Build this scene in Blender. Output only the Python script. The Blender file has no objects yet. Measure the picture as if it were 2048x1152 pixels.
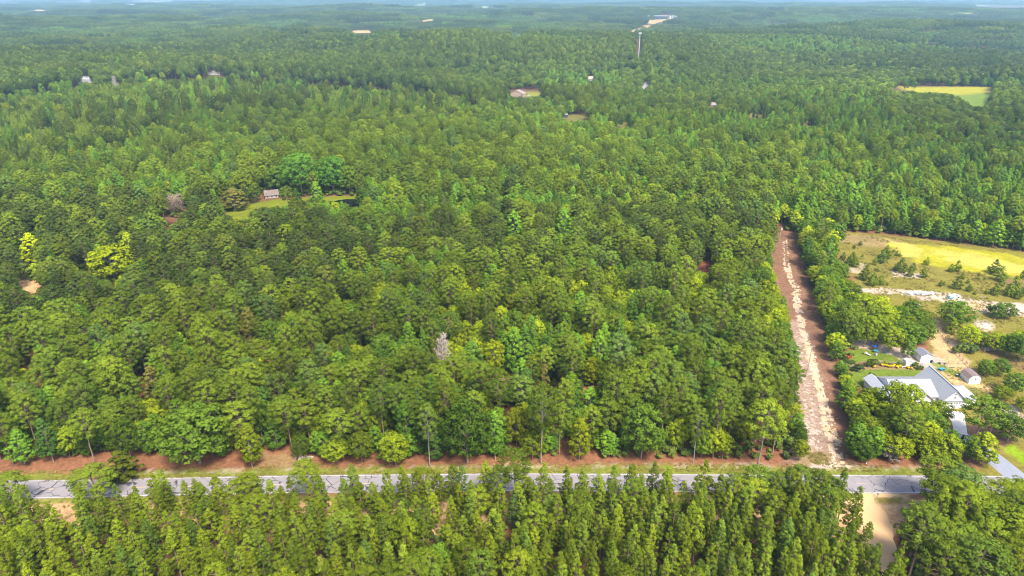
import bpy, math, random
import numpy as np
from mathutils import Vector, Matrix

SC = bpy.context.scene
COL = SC.collection
R = math.radians
# ------------------------------------------------------------------ camera
CAM_H, PITCH, FPX = 120.0, R(23.2), 1366.0
cam = bpy.data.cameras.new('camera')
cam.sensor_width = 36.0
cam.lens = FPX / 2048 * 36.0
cam.clip_start = 1.0
cam.clip_end = 60000.0
camo = bpy.data.objects.new('camera', cam)
COL.objects.link(camo)
camo.location = (0, 0, CAM_H)
camo.rotation_euler = (math.pi / 2 - PITCH, 0, 0)
SC.camera = camo
# ------------------------------------------------------------------ world, sun, exposure
SUN_EL, SUN_AZ = R(55), R(154)          # azimuth clockwise from +Y (the view direction)
w = bpy.data.worlds.new("World")
SC.world = w
w.use_nodes = True
nt = w.node_tree
sky = nt.nodes.new('ShaderNodeTexSky')
sky.sky_type = 'NISHITA'
sky.sun_disc = False
sky.sun_elevation = SUN_EL
sky.sun_rotation = SUN_AZ
sky.air_density = 1.0
sky.dust_density = 3.0
sky.altitude = 100
bg = nt.nodes['Background']
nt.links.new(sky.outputs[0], bg.inputs[0])
bg.inputs[1].default_value = 0.140
sun = bpy.data.lights.new('sun', 'SUN')
sun.energy = 3.15
sun.angle = R(13)
sun.color = (1.0, 0.91, 0.72)
suno = bpy.data.objects.new('sun', sun)
COL.objects.link(suno)
sd = Vector((math.sin(SUN_AZ) * math.cos(SUN_EL), math.cos(SUN_AZ) * math.cos(SUN_EL), math.sin(SUN_EL)))
suno.rotation_euler = sd.to_track_quat('Z', 'Y').to_euler()
suno.location = (0, 0, 400)
SC.view_settings.view_transform = 'Standard'
SC.view_settings.look = 'None'
SC.view_settings.exposure = 1.26
SC.view_settings.gamma = 1.0
SC.cycles.filter_width = 1.05
SC.cycles.max_bounces = 5
SC.cycles.diffuse_bounces = 3
SC.cycles.transmission_bounces = 3
SC.cycles.glossy_bounces = 2
SC.cycles.volume_bounces = 1
SC.cycles.caustics_reflective = False
SC.cycles.caustics_refractive = False
rng = np.random.default_rng(7)
random.seed(7)

# ------------------------------------------------------------------ helpers: ground and projection
def sstep(a, b, x):
    t = np.clip((x - a) / (b - a), 0, 1)
    return t * t * (3 - 2 * t)

def terrain(x, y):
    x = np.asarray(x, float); y = np.asarray(y, float)
    r = np.hypot(x, y)
    m = sstep(520, 1500, r)
    h = 17 * np.sin(x / 390 + 1.1) * np.sin(y / 220 + 0.6) + 10 * np.sin(x / 640 - y / 290 + 2.0) + 5 * np.sin(x / 170 + y / 190)
    m2 = sstep(1800, 5000, r)
    h2 = 24 * np.sin(x / 1500 + 0.4) * np.sin(y / 620 + 1.0) + 12 * np.sin(x / 2600 - y / 1100)
    return m * h + m2 * h2

cp, sp = math.cos(PITCH), math.sin(PITCH)
def P(px, py, z=None):
    """world point where the line of sight of a photo pixel meets the ground (or the height z)"""
    u = (px - 1024) / FPX; v = (576 - py) / FPX
    dx, dy, dz = u, cp + v * sp, -sp + v * cp
    if z is not None:
        t = (z - CAM_H) / dz
        return (dx * t, dy * t, z)
    zz = 0.0
    for _ in range(40):
        t = (zz - CAM_H) / dz
        zz = 0.6 * zz + 0.4 * float(terrain(dx * t, dy * t))
    return (dx * t, dy * t, zz)

def proj(x, y, z):
    zc = y * cp - (z - CAM_H) * sp
    yc = y * sp + (z - CAM_H) * cp
    return 1024 + FPX * x / zc, 576 - FPX * yc / zc

def height_at(b, py):
    """height at which a vertical line standing on point b reaches the photo row py"""
    v = (576 - py) / FPX
    return b[1] * (-sp + v * cp) / (cp + v * sp) + CAM_H - b[2]

def inpoly(px, py, poly):
    px = np.asarray(px, float); py = np.asarray(py, float)
    inside = np.zeros(px.shape, bool)
    n = len(poly)
    for i in range(n):
        x1, y1 = poly[i]; x2, y2 = poly[(i + 1) % n]
        if y1 == y2: continue
        c = ((y1 > py) != (y2 > py)) & (px < (x2 - x1) * (py - y1) / (y2 - y1) + x1)
        inside ^= c
    return inside

def sdist(px, py, poly):
    """signed distance to a polygon, positive inside"""
    d = np.full(px.shape, 1e9)
    n = len(poly)
    for i in range(n):
        x1, y1 = poly[i]; x2, y2 = poly[(i + 1) % n]
        ex, ey = x2 - x1, y2 - y1
        t = np.clip(((px - x1) * ex + (py - y1) * ey) / (ex * ex + ey * ey + 1e-9), 0, 1)
        d = np.minimum(d, np.hypot(px - x1 - t * ex, py - y1 - t * ey))
    return np.where(inpoly(px, py, poly), d, -d)

def vnoise(x, y, s, seed=0):
    """cheap smooth value noise in 0..1"""
    x = np.asarray(x, float) / s + 1000.5; y = np.asarray(y, float) / s + 1000.5
    xi = np.floor(x); yi = np.floor(y); fx = x - xi; fy = y - yi
    fx = fx * fx * (3 - 2 * fx); fy = fy * fy * (3 - 2 * fy)
    def h(a, b):
        v = np.sin(a * 127.1 + b * 311.7 + seed * 74.7) * 43758.5453
        return v - np.floor(v)
    return (h(xi, yi) * (1 - fx) + h(xi + 1, yi) * fx) * (1 - fy) + (h(xi, yi + 1) * (1 - fx) + h(xi + 1, yi + 1) * fx) * fy

# ------------------------------------------------------------------ helpers: tagging and meshes
def tag(o, label=None, cat=None, group=None, kind=None):
    if label: o['label'] = label
    if cat: o['category'] = cat
    if group: o['group'] = group
    if kind: o['kind'] = kind
    return o

def empty(name, loc=(0, 0, 0), rz=0.0):
    o = bpy.data.objects.new(name, None)
    o.empty_display_size = 0.5
    COL.objects.link(o)
    o.location = loc
    o.rotation_euler = (0, 0, rz)
    return o

def link(name, me, parent=None):
    o = bpy.data.objects.new(name, me)
    COL.objects.link(o)
    if parent: o.parent = parent
    return o

def quads_mesh(name, V, Fq, mat, face_attr=None, smooth=False):
    """mesh from numpy arrays: V (n,3), Fq (m,k) of one face size"""
    me = bpy.data.meshes.new(name)
    k = Fq.shape[1]
    me.vertices.add(len(V)); me.vertices.foreach_set('co', V.astype(np.float32).ravel())
    me.loops.add(Fq.size); me.loops.foreach_set('vertex_index', Fq.astype(np.int32).ravel())
    me.polygons.add(len(Fq)); me.polygons.foreach_set('loop_start', np.arange(0, Fq.size, k, dtype=np.int32))
    if face_attr is not None:
        a = me.attributes.new('tone', 'FLOAT', 'FACE')
        a.data.foreach_set('value', face_attr.astype(np.float32))
    me.update(calc_edges=True)
    if smooth: me.polygons.foreach_set('use_smooth', np.ones(len(Fq), bool))
    if mat: me.materials.append(mat)
    return me

class MB:
    """collects boxes, tubes and polygons for ONE mesh"""
    def __init__(s): s.v = []; s.f = []
    def add(s, vs, fs):
        b = len(s.v); s.v += [tuple(v) for v in vs]; s.f += [tuple(i + b for i in f) for f in fs]; return s
    def box(s, c, d, rz=0, m=None):
        x, y, z = d[0] / 2, d[1] / 2, d[2] / 2
        vs = [(-x, -y, -z), (x, -y, -z), (x, y, -z), (-x, y, -z), (-x, -y, z), (x, -y, z), (x, y, z), (-x, y, z)]
        cr, sr = math.cos(rz), math.sin(rz)
        vs = [(c[0] + a * cr - b * sr, c[1] + a * sr + b * cr, c[2] + e) for a, b, e in vs]
        return s.add(vs, [(0, 3, 2, 1), (4, 5, 6, 7), (0, 1, 5, 4), (1, 2, 6, 5), (2, 3, 7, 6), (3, 0, 4, 7)])
    def tube(s, p0, p1, r0, r1, n=8, cap=True):
        p0 = Vector(p0); p1 = Vector(p1); d = (p1 - p0)
        if d.length < 1e-6: return s
        q = d.to_track_quat('Z', 'Y')
        vs = []
        for p, r in ((p0, r0), (p1, r1)):
            for i in range(n):
                a = 2 * math.pi * i / n
                vs.append(p + q @ Vector((r * math.cos(a), r * math.sin(a), 0)))
        fs = [(i, (i + 1) % n, n + (i + 1) % n, n + i) for i in range(n)]
        if cap: fs += [tuple(range(n - 1, -1, -1)), tuple(range(n, 2 * n))]
        return s.add(vs, fs)
    def path(s, pts, rad, n=6):
        for i in range(len(pts) - 1): s.tube(pts[i], pts[i + 1], rad[i], rad[i + 1], n, cap=(i == len(pts) - 2))
        return s
    def slab(s, poly, t):
        """a polygon of 3-D points given thickness t downwards"""
        n = len(poly); p = [tuple(q) for q in poly]; lo = [(a, b, c - t) for a, b, c in p]
        return s.add(p + lo, [tuple(range(n)), tuple(range(2 * n - 1, n - 1, -1))] + [(i, n + i, n + (i + 1) % n, (i + 1) % n) for i in range(n)])
    def ball(s, c, r, n=8, m=6, sq=(1, 1, 1)):
        vs = []
        for j in range(m + 1):
            t = math.pi * j / m
            for i in range(n):
                a = 2 * math.pi * i / n
                vs.append((c[0] + r * sq[0] * math.sin(t) * math.cos(a), c[1] + r * sq[1] * math.sin(t) * math.sin(a), c[2] + r * sq[2] * math.cos(t)))
        fs = [(j * n + i, (j + 1) * n + i, (j + 1) * n + (i + 1) % n, j * n + (i + 1) % n) for j in range(m) for i in range(n)]
        return s.add(vs, fs)
    def mesh(s, name, mat, bevel=0, smooth=False):
        me = bpy.data.meshes.new(name)
        me.from_pydata(s.v, [], s.f)
        me.validate()
        import bmesh
        bm = bmesh.new(); bm.from_mesh(me)
        bmesh.ops.recalc_face_normals(bm, faces=bm.faces)
        bm.to_mesh(me); bm.free()
        if smooth: me.polygons.foreach_set('use_smooth', np.ones(len(me.polygons), bool))
        me.materials.append(mat)
        return me
    def build(s, name, mat, parent=None, **k):
        return link(name, s.mesh(name, mat, **k), parent)

# ------------------------------------------------------------------ materials
def newmat(name):
    m = bpy.data.materials.new(name); m.use_nodes = True
    t = m.node_tree; t.nodes.clear()
    return m, t, t.nodes, t.links

def surf(name, c, rough=0.8, var=0.18, scale=1.5, spec=0.3, c2=None, bump=0.0, bscale=8, metal=0.0):
    m, t, N, L = newmat(name)
    out = N.new('ShaderNodeOutputMaterial'); b = N.new('ShaderNodeBsdfPrincipled')
    L.new(b.outputs[0], out.inputs[0])
    b.inputs['Roughness'].default_value = rough
    b.inputs['Specular IOR Level'].default_value = spec
    b.inputs['Metallic'].default_value = metal
    co = N.new('ShaderNodeTexCoord'); no = N.new('ShaderNodeTexNoise')
    no.inputs['Scale'].default_value = scale; no.inputs['Detail'].default_value = 5
    L.new(co.outputs['Object'], no.inputs['Vector'])
    rm = N.new('ShaderNodeMapRange'); rm.inputs[1].default_value = .3; rm.inputs[2].default_value = .7
    L.new(no.outputs['Fac'], rm.inputs[0])
    mx = N.new('ShaderNodeMix'); mx.data_type = 'RGBA'
    d = c2 if c2 else tuple(x * (1 - var) for x in c)
    mx.inputs[6].default_value = (*c, 1); mx.inputs[7].default_value = (*d, 1)
    L.new(rm.outputs[0], mx.inputs[0]); L.new(mx.outputs[2], b.inputs['Base Color'])
    if bump:
        n2 = N.new('ShaderNodeTexNoise'); n2.inputs['Scale'].default_value = bscale
        L.new(co.outputs['Object'], n2.inputs['Vector'])
        bp = N.new('ShaderNodeBump'); bp.inputs['Strength'].default_value = bump
        L.new(n2.outputs['Fac'], bp.inputs['Height']); L.new(bp.outputs[0], b.inputs['Normal'])
    return m

def leafmat(name, ca, cb, cc, trans=0.14, patch=60.0):
    """ca/cb: the two ends of the tree to tree variation, cc: tint of the odd tree"""
    m, t, N, L = newmat(name)
    out = N.new('ShaderNodeOutputMaterial')
    oi = N.new('ShaderNodeObjectInfo')
    sc = N.new('ShaderNodeVectorMath'); sc.operation = 'SCALE'; sc.inputs[3].default_value = 1.0 / patch
    L.new(oi.outputs['Location'], sc.inputs[0])
    no = N.new('ShaderNodeTexNoise'); no.inputs['Scale'].default_value = 1.0; no.inputs['Detail'].default_value = 2
    L.new(sc.outputs[0], no.inputs['Vector'])
    no2 = N.new('ShaderNodeTexNoise'); no2.inputs['Scale'].default_value = .17; no2.inputs['Detail'].default_value = 2; L.new(sc.outputs[0], no2.inputs['Vector'])
    mr2 = N.new('ShaderNodeMapRange'); mr2.inputs[1].default_value = .38; mr2.inputs[2].default_value = .62; mr2.inputs[3].default_value = .76; mr2.inputs[4].default_value = 1.18; L.new(no2.outputs['Fac'], mr2.inputs[0])
    mr = N.new('ShaderNodeMapRange'); mr.inputs[1].default_value = .32; mr.inputs[2].default_value = .68
    L.new(no.outputs['Fac'], mr.inputs[0])
    f = N.new('ShaderNodeMix'); f.data_type = 'FLOAT'; f.inputs[0].default_value = .5
    L.new(mr.outputs[0], f.inputs[2]); L.new(oi.outputs['Random'], f.inputs[3])
    mx = N.new('ShaderNodeMix'); mx.data_type = 'RGBA'
    mx.inputs[6].default_value = (*ca, 1); mx.inputs[7].default_value = (*cb, 1)
    L.new(f.outputs[0], mx.inputs[0])
    # odd trees
    wn = N.new('ShaderNodeTexWhiteNoise'); wn.noise_dimensions = '1D'; L.new(oi.outputs['Random'], wn.inputs['W'])
    gt = N.new('ShaderNodeMapRange'); gt.inputs[1].default_value = .80; gt.inputs[2].default_value = 1.0
    L.new(wn.outputs['Value'], gt.inputs[0])
    m2 = N.new('ShaderNodeMix'); m2.data_type = 'RGBA'; m2.inputs[7].default_value = (*cc, 1)
    L.new(gt.outputs[0], m2.inputs[0]); L.new(mx.outputs[2], m2.inputs[6])
    w2 = N.new('ShaderNodeMath'); w2.operation = 'MULTIPLY'; w2.inputs[1].default_value = 7.31; L.new(oi.outputs['Random'], w2.inputs[0])
    wn2 = N.new('ShaderNodeTexWhiteNoise'); wn2.noise_dimensions = '1D'; L.new(w2.outputs[0], wn2.inputs['W'])
    bv = N.new('ShaderNodeMapRange'); bv.inputs[3].default_value = .66; bv.inputs[4].default_value = 1.34; L.new(wn2.outputs['Value'], bv.inputs[0])
    # leaf tone
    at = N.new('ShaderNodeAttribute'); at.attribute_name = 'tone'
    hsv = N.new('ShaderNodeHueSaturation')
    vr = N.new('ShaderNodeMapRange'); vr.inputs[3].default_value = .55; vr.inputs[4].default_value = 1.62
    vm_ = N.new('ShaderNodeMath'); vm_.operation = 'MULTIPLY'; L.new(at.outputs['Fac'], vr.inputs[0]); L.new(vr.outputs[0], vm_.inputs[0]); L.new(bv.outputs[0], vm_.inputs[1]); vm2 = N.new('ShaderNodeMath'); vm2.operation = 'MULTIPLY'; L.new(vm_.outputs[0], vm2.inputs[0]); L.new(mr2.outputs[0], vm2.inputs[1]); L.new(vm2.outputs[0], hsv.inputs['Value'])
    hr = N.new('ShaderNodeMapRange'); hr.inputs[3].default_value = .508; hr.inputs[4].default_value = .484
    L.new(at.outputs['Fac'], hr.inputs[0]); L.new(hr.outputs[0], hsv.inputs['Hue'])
    L.new(m2.outputs[2], hsv.inputs['Color'])
    d = N.new('ShaderNodeBsdfDiffuse'); tr = N.new('ShaderNodeBsdfTranslucent')
    L.new(hsv.outputs[0], d.inputs[0]); L.new(hsv.outputs[0], tr.inputs[0])
    ms = N.new('ShaderNodeMixShader'); ms.inputs[0].default_value = trans
    L.new(d.outputs[0], ms.inputs[1]); L.new(tr.outputs[0], ms.inputs[2])
    L.new(ms.outputs[0], out.inputs[0])
    return m

M = {}
M['bark_pine'] = surf('bark_pine', (.30, .20, .14), .9, c2=(.20, .14, .11), scale=3)
M['bark_grey'] = surf('bark_grey', (.30, .26, .22), .9, c2=(.19, .16, .13), scale=3)
M['bark_pale'] = surf('bark_pale', (.34, .30, .26), .9, c2=(.22, .19, .17), scale=3)
M['dead_wood'] = surf('dead_wood', (.58, .50, .46), .9, c2=(.40, .33, .30), scale=2)
M['dead_pink'] = surf('dead_pink', (.40, .29, .24), .9, c2=(.27, .20, .17), scale=2)
M['slender'] = leafmat('needles_slender_pine', (.080, .132, .011), (.156, .198, .010), (.084, .152, .022), patch=35)
M['tall'] = leafmat('needles_tall_pine', (.080, .138, .016), (.150, .205, .014), (.075, .135, .030), patch=70)
M['tall_dark'] = leafmat('needles_dark_pine', (.052, .090, .020), (.100, .138, .020), (.12, .155, .020), patch=160)
M['oak'] = leafmat('leaves_oak', (.056, .122, .016), (.120, .188, .014), (.18, .215, .012), patch=80)
M['laurel'] = leafmat('leaves_small_oak', (.130, .195, .012), (.235, .290, .010), (.12, .18, .018), patch=55)
M['gum'] = leafmat('leaves_leafy_tree', (.075, .170, .020), (.135, .245, .016), (.060, .130, .022), patch=70)
M['young'] = leafmat('needles_young_pine', (.115, .175, .018), (.155, .215, .016), (.10, .16, .028), patch=120)
M['yellow'] = leafmat('leaves_yellow', (.26, .34, .010), (.31, .38, .010), (.23, .32, .010))
M['lime'] = leafmat('leaves_lime', (.20, .26, .010), (.24, .29, .010), (.18, .25, .010))
M['rich'] = leafmat('leaves_rich_green', (.060, .150, .018), (.085, .185, .018), (.05, .12, .02))
M['cedar'] = leafmat('leaves_cedar', (.080, .105, .010), (.095, .12, .012), (.08, .11, .012))
M['shrub'] = leafmat('leaves_shrub', (.075, .125, .025), (.12, .165, .028), (.07, .12, .04), patch=20)
M['red_leaf'] = leafmat('leaves_red', (.35, .10, .05), (.38, .12, .05), (.3, .1, .05))
M['brown_leaf'] = leafmat('leaves_dying', (.125, .130, .026), (.15, .145, .028), (.12, .12, .03))
M['flower'] = surf('flower_heads', (.75, .42, .01), .7, c2=(.55, .40, .02), scale=9)
M['white_paint'] = surf('white_siding', (.72, .72, .73), .6, var=.05)
M['metal_roof'] = surf('pale_metal_roof', (.29, .30, .335), .45, var=.08, spec=.5)
M['metal_roof_bright'] = surf('bright_metal_roof', (.36, .38, .43), .5, var=.06, spec=.5)
M['shingle'] = surf('grey_shingles', (.20, .20, .25), .9, var=.25, scale=4)
M['shingle_brown'] = surf('brown_shingles', (.24, .18, .17), .9, var=.3, scale=4)
M['glass'] = surf('dark_window_glass', (.03, .06, .12), .15, var=.3, spec=.6)
M['trim_grey'] = surf('grey_trim', (.30, .32, .38), .6, var=.1)
M['fence_wood'] = surf('weathered_fence_wood', (.36, .30, .24), .9, var=.35, scale=6)
M['pole_wood'] = surf('utility_pole_wood', (.42, .36, .30), .9, var=.3, scale=3)
M['steel'] = surf('galvanised_steel', (.62, .62, .64), .4, var=.1, metal=.2)
M['blue_cloth'] = surf('blue_cloth', (.02, .07, .35), .7, var=.3)
M['teal'] = surf('teal_plastic', (.04, .30, .36), .5, var=.2)
M['dark_plastic'] = surf('dark_plastic', (.03, .035, .09), .5, var=.3)
M['grey_plastic'] = surf('grey_plastic', (.52, .50, .50), .6, var=.2)
M['concrete'] = surf('pale_concrete', (.60, .58, .56), .85, var=.15, scale=.6)
M['red_paint'] = surf('red_paint', (.5, .05, .05), .5, var=.2)
M['rust'] = surf('rusty_sheet', (.14, .085, .07), .8, c2=(.20, .19, .20), scale=.8)
M['debris'] = surf('scrap_pale', (.55, .52, .58), .7, c2=(.30, .28, .34), scale=2)
M['wire'] = surf('cable_black', (.08, .08, .08), .5)
M['car_white'] = surf('car_white', (.75, .75, .76), .25, var=.03, spec=.6)
M['tyre'] = surf('tyre_black', (.02, .02, .02), .8)

#@@GROUND
# ------------------------------------------------------------------ ground sheet
GZ = lambda L_: [P(a, b)[:2] for a, b in L_]
C_LIT = (.250, .112, .060); C_TAN = (.50, .33, .175); C_PALE = (.45, .365, .31); C_MAUVE = (.205, .110, .072)
C_OLIVE = (.180, .158, .030); C_YEL = (.32, .30, .016); C_HAY = (.43, .375, .085); C_LAWN = (.120, .165, .020)
C_VERGE = (.155, .180, .026); C_DARKF = (.13, .075, .045); C_DRY = (.25, .18, .085); C_BRIGHT = (.18, .27, .01)
# (polygon in photo coordinates on the ground, colour, edge softness m, edge noise m, noise size m, opacity)
Z = [
 ([(-900, 1085), (600, 1066), (1300, 1062), (1690, 1064), (1720, 1100), (1760, 1300), (-900, 1500)], (.085, .050, .032), 1.5, 3, 4, .85),  # shade under the near stand, painted into the litter colour
 ([(1800, 1060), (2900, 1080), (2900, 1500), (1830, 1300)], (.085, .050, .032), 1.5, 3, 4, .85),  # litter darkened likewise: painted tree shade beyond the dirt lane
 ([(-900, 1005), (600, 992), (1300, 989), (1660, 992), (2048, 998), (2900, 1010), (2900, 1075), (2048, 1060), (1300, 1058), (600, 1062), (-900, 1078)], C_TAN, 1.5, 4.5, 4, .75),
 ([(-900, 1004), (600, 990), (1300, 986), (1600, 986), (1600, 996), (1300, 997), (600, 1002), (-900, 1018)], C_VERGE, 1, 1.2, 3, .9),
 ([(-900, 950), (0, 949), (600, 936), (1300, 929), (1860, 936), (2100, 946), (2100, 960), (1300, 955), (600, 960), (-900, 976)], C_VERGE, .8, 1.4, 3, .95),
 ([(290, 943), (900, 933), (1560, 927), (1860, 934), (1860, 936), (1300, 932), (600, 939), (290, 947)], C_PALE, .3, 1.6, 1.4, .40),
 ([(515, 935), (520, 912), (570, 900), (605, 906), (600, 935)], C_DRY, 1, 2, 3, .7),
 ([(1640, 986), (1830, 986), (1800, 1010), (1775, 1020), (1790, 1100), (1850, 1230), (1760, 1250), (1690, 1150), (1660, 1060), (1650, 1010)], C_TAN, 1.2, 2.5, 3, .9),
 ([(1744, 996), (1800, 994), (1820, 1004), (1770, 1012)], C_OLIVE, .6, 1.2, 2, .9),
 # cleared strip
 ([(1535, 462), (1597, 462), (1610, 520), (1650, 640), (1684, 760), (1706, 936), (1560, 936), (1585, 780), (1560, 620), (1525, 530)], C_MAUVE, .8, 1.5, 4, 1),
 ([(1563, 640), (1600, 640), (1640, 760), (1680, 930), (1570, 925), (1580, 800)], C_PALE, 1.5, 3.0, 3, .38),
 ([(1590, 890), (1680, 905), (1700, 934), (1590, 936)], C_DRY, 1.5, 2.5, 3, .75),
 ([(1625, 928), (1700, 928), (1706, 936), (1620, 937)], C_PALE, .5, 1.2, 1.5, .9),
 # field
 ([(1672, 462), (1780, 470), (2060, 505), (2700, 590), (2700, 1000), (2040, 1000), (1930, 905), (1880, 830), (1860, 700), (1850, 640), (1730, 600), (1690, 530), (1665, 480)], C_OLIVE, 1.5, 3, 6, 1),
 ([(1672, 466), (1780, 476), (1860, 498), (1800, 503), (1672, 484)], C_DRY, 1.5, 4, 5, .8),
 ([(1778, 484), (1900, 494), (2060, 516), (2700, 600), (2700, 660), (2060, 556), (1900, 536), (1830, 525)], C_YEL, 2.5, 6, 7, .92),
 ([(1770, 478), (1810, 486), (1842, 500), (1850, 520), (1830, 516), (1800, 512), (1790, 495)], C_HAY, 1, 4, 5, .8),
 ([(1855, 500), (1960, 508), (2060, 530), (2600, 610), (2600, 630), (2060, 549), (1960, 533), (1895, 520)], C_HAY, 3, 7, 6, .8),
 ([(1690, 572), (1790, 578), (1860, 580), (1960, 600), (2060, 610), (2500, 690), (2500, 720), (2060, 632), (1950, 622), (1870, 602), (1800, 588), (1700, 590)], C_PALE, 1, 4.5, 6, .85),
 ([(1780, 540), (1840, 548), (1838, 556), (1790, 552)], C_PALE, 1, 2, 3, .8),
 ([(1680, 524), (1730, 528), (1720, 545), (1690, 540)], C_PALE, 1, 3, 3, .6),
 ([(1990, 560), (2060, 562), (2060, 578), (2010, 575)], C_MAUVE, 1, 3, 4, .7),
 ([(1932, 604), (1966, 606), (1962, 622), (1940, 622)], C_TAN, 1, 1.5, 3, .9),
 ([(2010, 605), (2060, 615), (2060, 632), (2015, 628)], C_PALE, 1, 2, 3, .9),
 ([(1950, 642), (1975, 642), (1985, 658), (1960, 662)], C_PALE, 1, 2, 3, 1),
 ([(1895, 655), (1920, 660), (1912, 668), (1890, 664)], C_TAN, 1, 2, 3, .9),
 ([(1856, 640), (1872, 636), (1905, 680), (1935, 715), (1950, 745), (1900, 738), (1868, 712), (1862, 680)], C_TAN, .8, 2.2, 4, .85),
 ([(1905, 688), (1940, 684), (1948, 700), (1925, 702)], C_PALE, 1, 2, 3, .8),
 ([(1950, 695), (2010, 705), (2060, 735), (2060, 745), (2000, 722)], C_MAUVE, 1, 2, 4, .7),
 # yard of the white house
 ([(1700, 668), (1760, 690), (1800, 695), (1840, 700), (1870, 712), (1905, 735), (1900, 742), (1860, 742), (1830, 735), (1780, 724), (1760, 706), (1700, 690)], C_PALE, .8, 1.6, 3, .95),
 ([(1690, 700), (1720, 696), (1752, 703), (1790, 712), (1806, 722), (1800, 726), (1690, 724)], C_LAWN, .5, .8, 2, 1),
 ([(1700, 727), (1830, 731), (1850, 738), (1850, 740), (1700, 738)], C_DRY, .5, .8, 2, .8),
 ([(1700, 738), (1846, 739), (1842, 760), (1800, 775), (1715, 775), (1700, 760)], C_LAWN, .5, .8, 2, 1),
 ([(1862, 727), (1880, 726), (1902, 737), (1928, 748), (1935, 766), (1905, 752), (1875, 742)], C_LAWN, .6, 1.6, 2.5, .9),
 ([(1893, 728), (1932, 730), (1940, 745), (1928, 747)], C_TAN, .5, 1, 2, 1),
 ([(1880, 746), (1925, 758), (1985, 775), (1990, 790), (1950, 785), (1900, 765)], C_TAN, .7, 2, 3, .85),
 ([(1928, 770), (1965, 780), (1960, 800), (1935, 800)], C_LAWN, .8, 1.5, 3, .7),
 ([(1995, 800), (2030, 815), (2060, 850), (2060, 875), (2040, 862), (2010, 832)], C_PALE, .7, 1.5, 3, 1),
 ([(1940, 850), (1990, 845), (2030, 870), (2040, 885), (2004, 900), (1960, 935), (1900, 930), (1900, 890)], C_MAUVE, .8, 1.5, 3, .9),
 ([(2004, 897), (2022, 888), (2200, 1000), (2140, 1000)], C_BRIGHT, .5, .6, 2, 1),
 ([(1895, 862), (1925, 862), (1924, 878), (1905, 872)], C_LAWN, .5, .5, 2, 1),
 # clearings in the wood
 ([(440, 442), (465, 412), (560, 398), (720, 390), (735, 412), (570, 415), (500, 440)], (.15, .175, .012), 1, 2, 5, 1),
 ([(20, 558), (78, 560), (80, 585), (30, 585)], C_TAN, 1, 2, 4, 1),
 ([(1080, 760), (990, 762), (990, 800), (1080, 800)], C_LIT, 1, 1, 3, 1),
 ([(1380, 515), (1440, 515), (1440, 550), (1380, 550)], (.26, .10, .06), 1, 1, 3, 1),
 ([(1120, 228), (1300, 232), (1300, 262), (1120, 258)], (.15, .14, .035), 3, 5, 12, 1),
 ([(1780, 172), (1985, 174), (1980, 216), (1930, 214)], (.31, .29, .025), 3, 4, 20, 1),
 ([(1896, 190), (1990, 186), (1985, 220), (1920, 216)], (.12, .19, .03), 6, 8, 30, .9),
 ([(1040, 182), (1090, 184), (1090, 194), (1040, 194)], (.20, .22, .03), 3, 4, 10, 1),
 ([(1395, 205), (1640, 225), (1640, 250), (1395, 225)], (.24, .21, .05), 3, 5, 12, .8),
]
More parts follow.
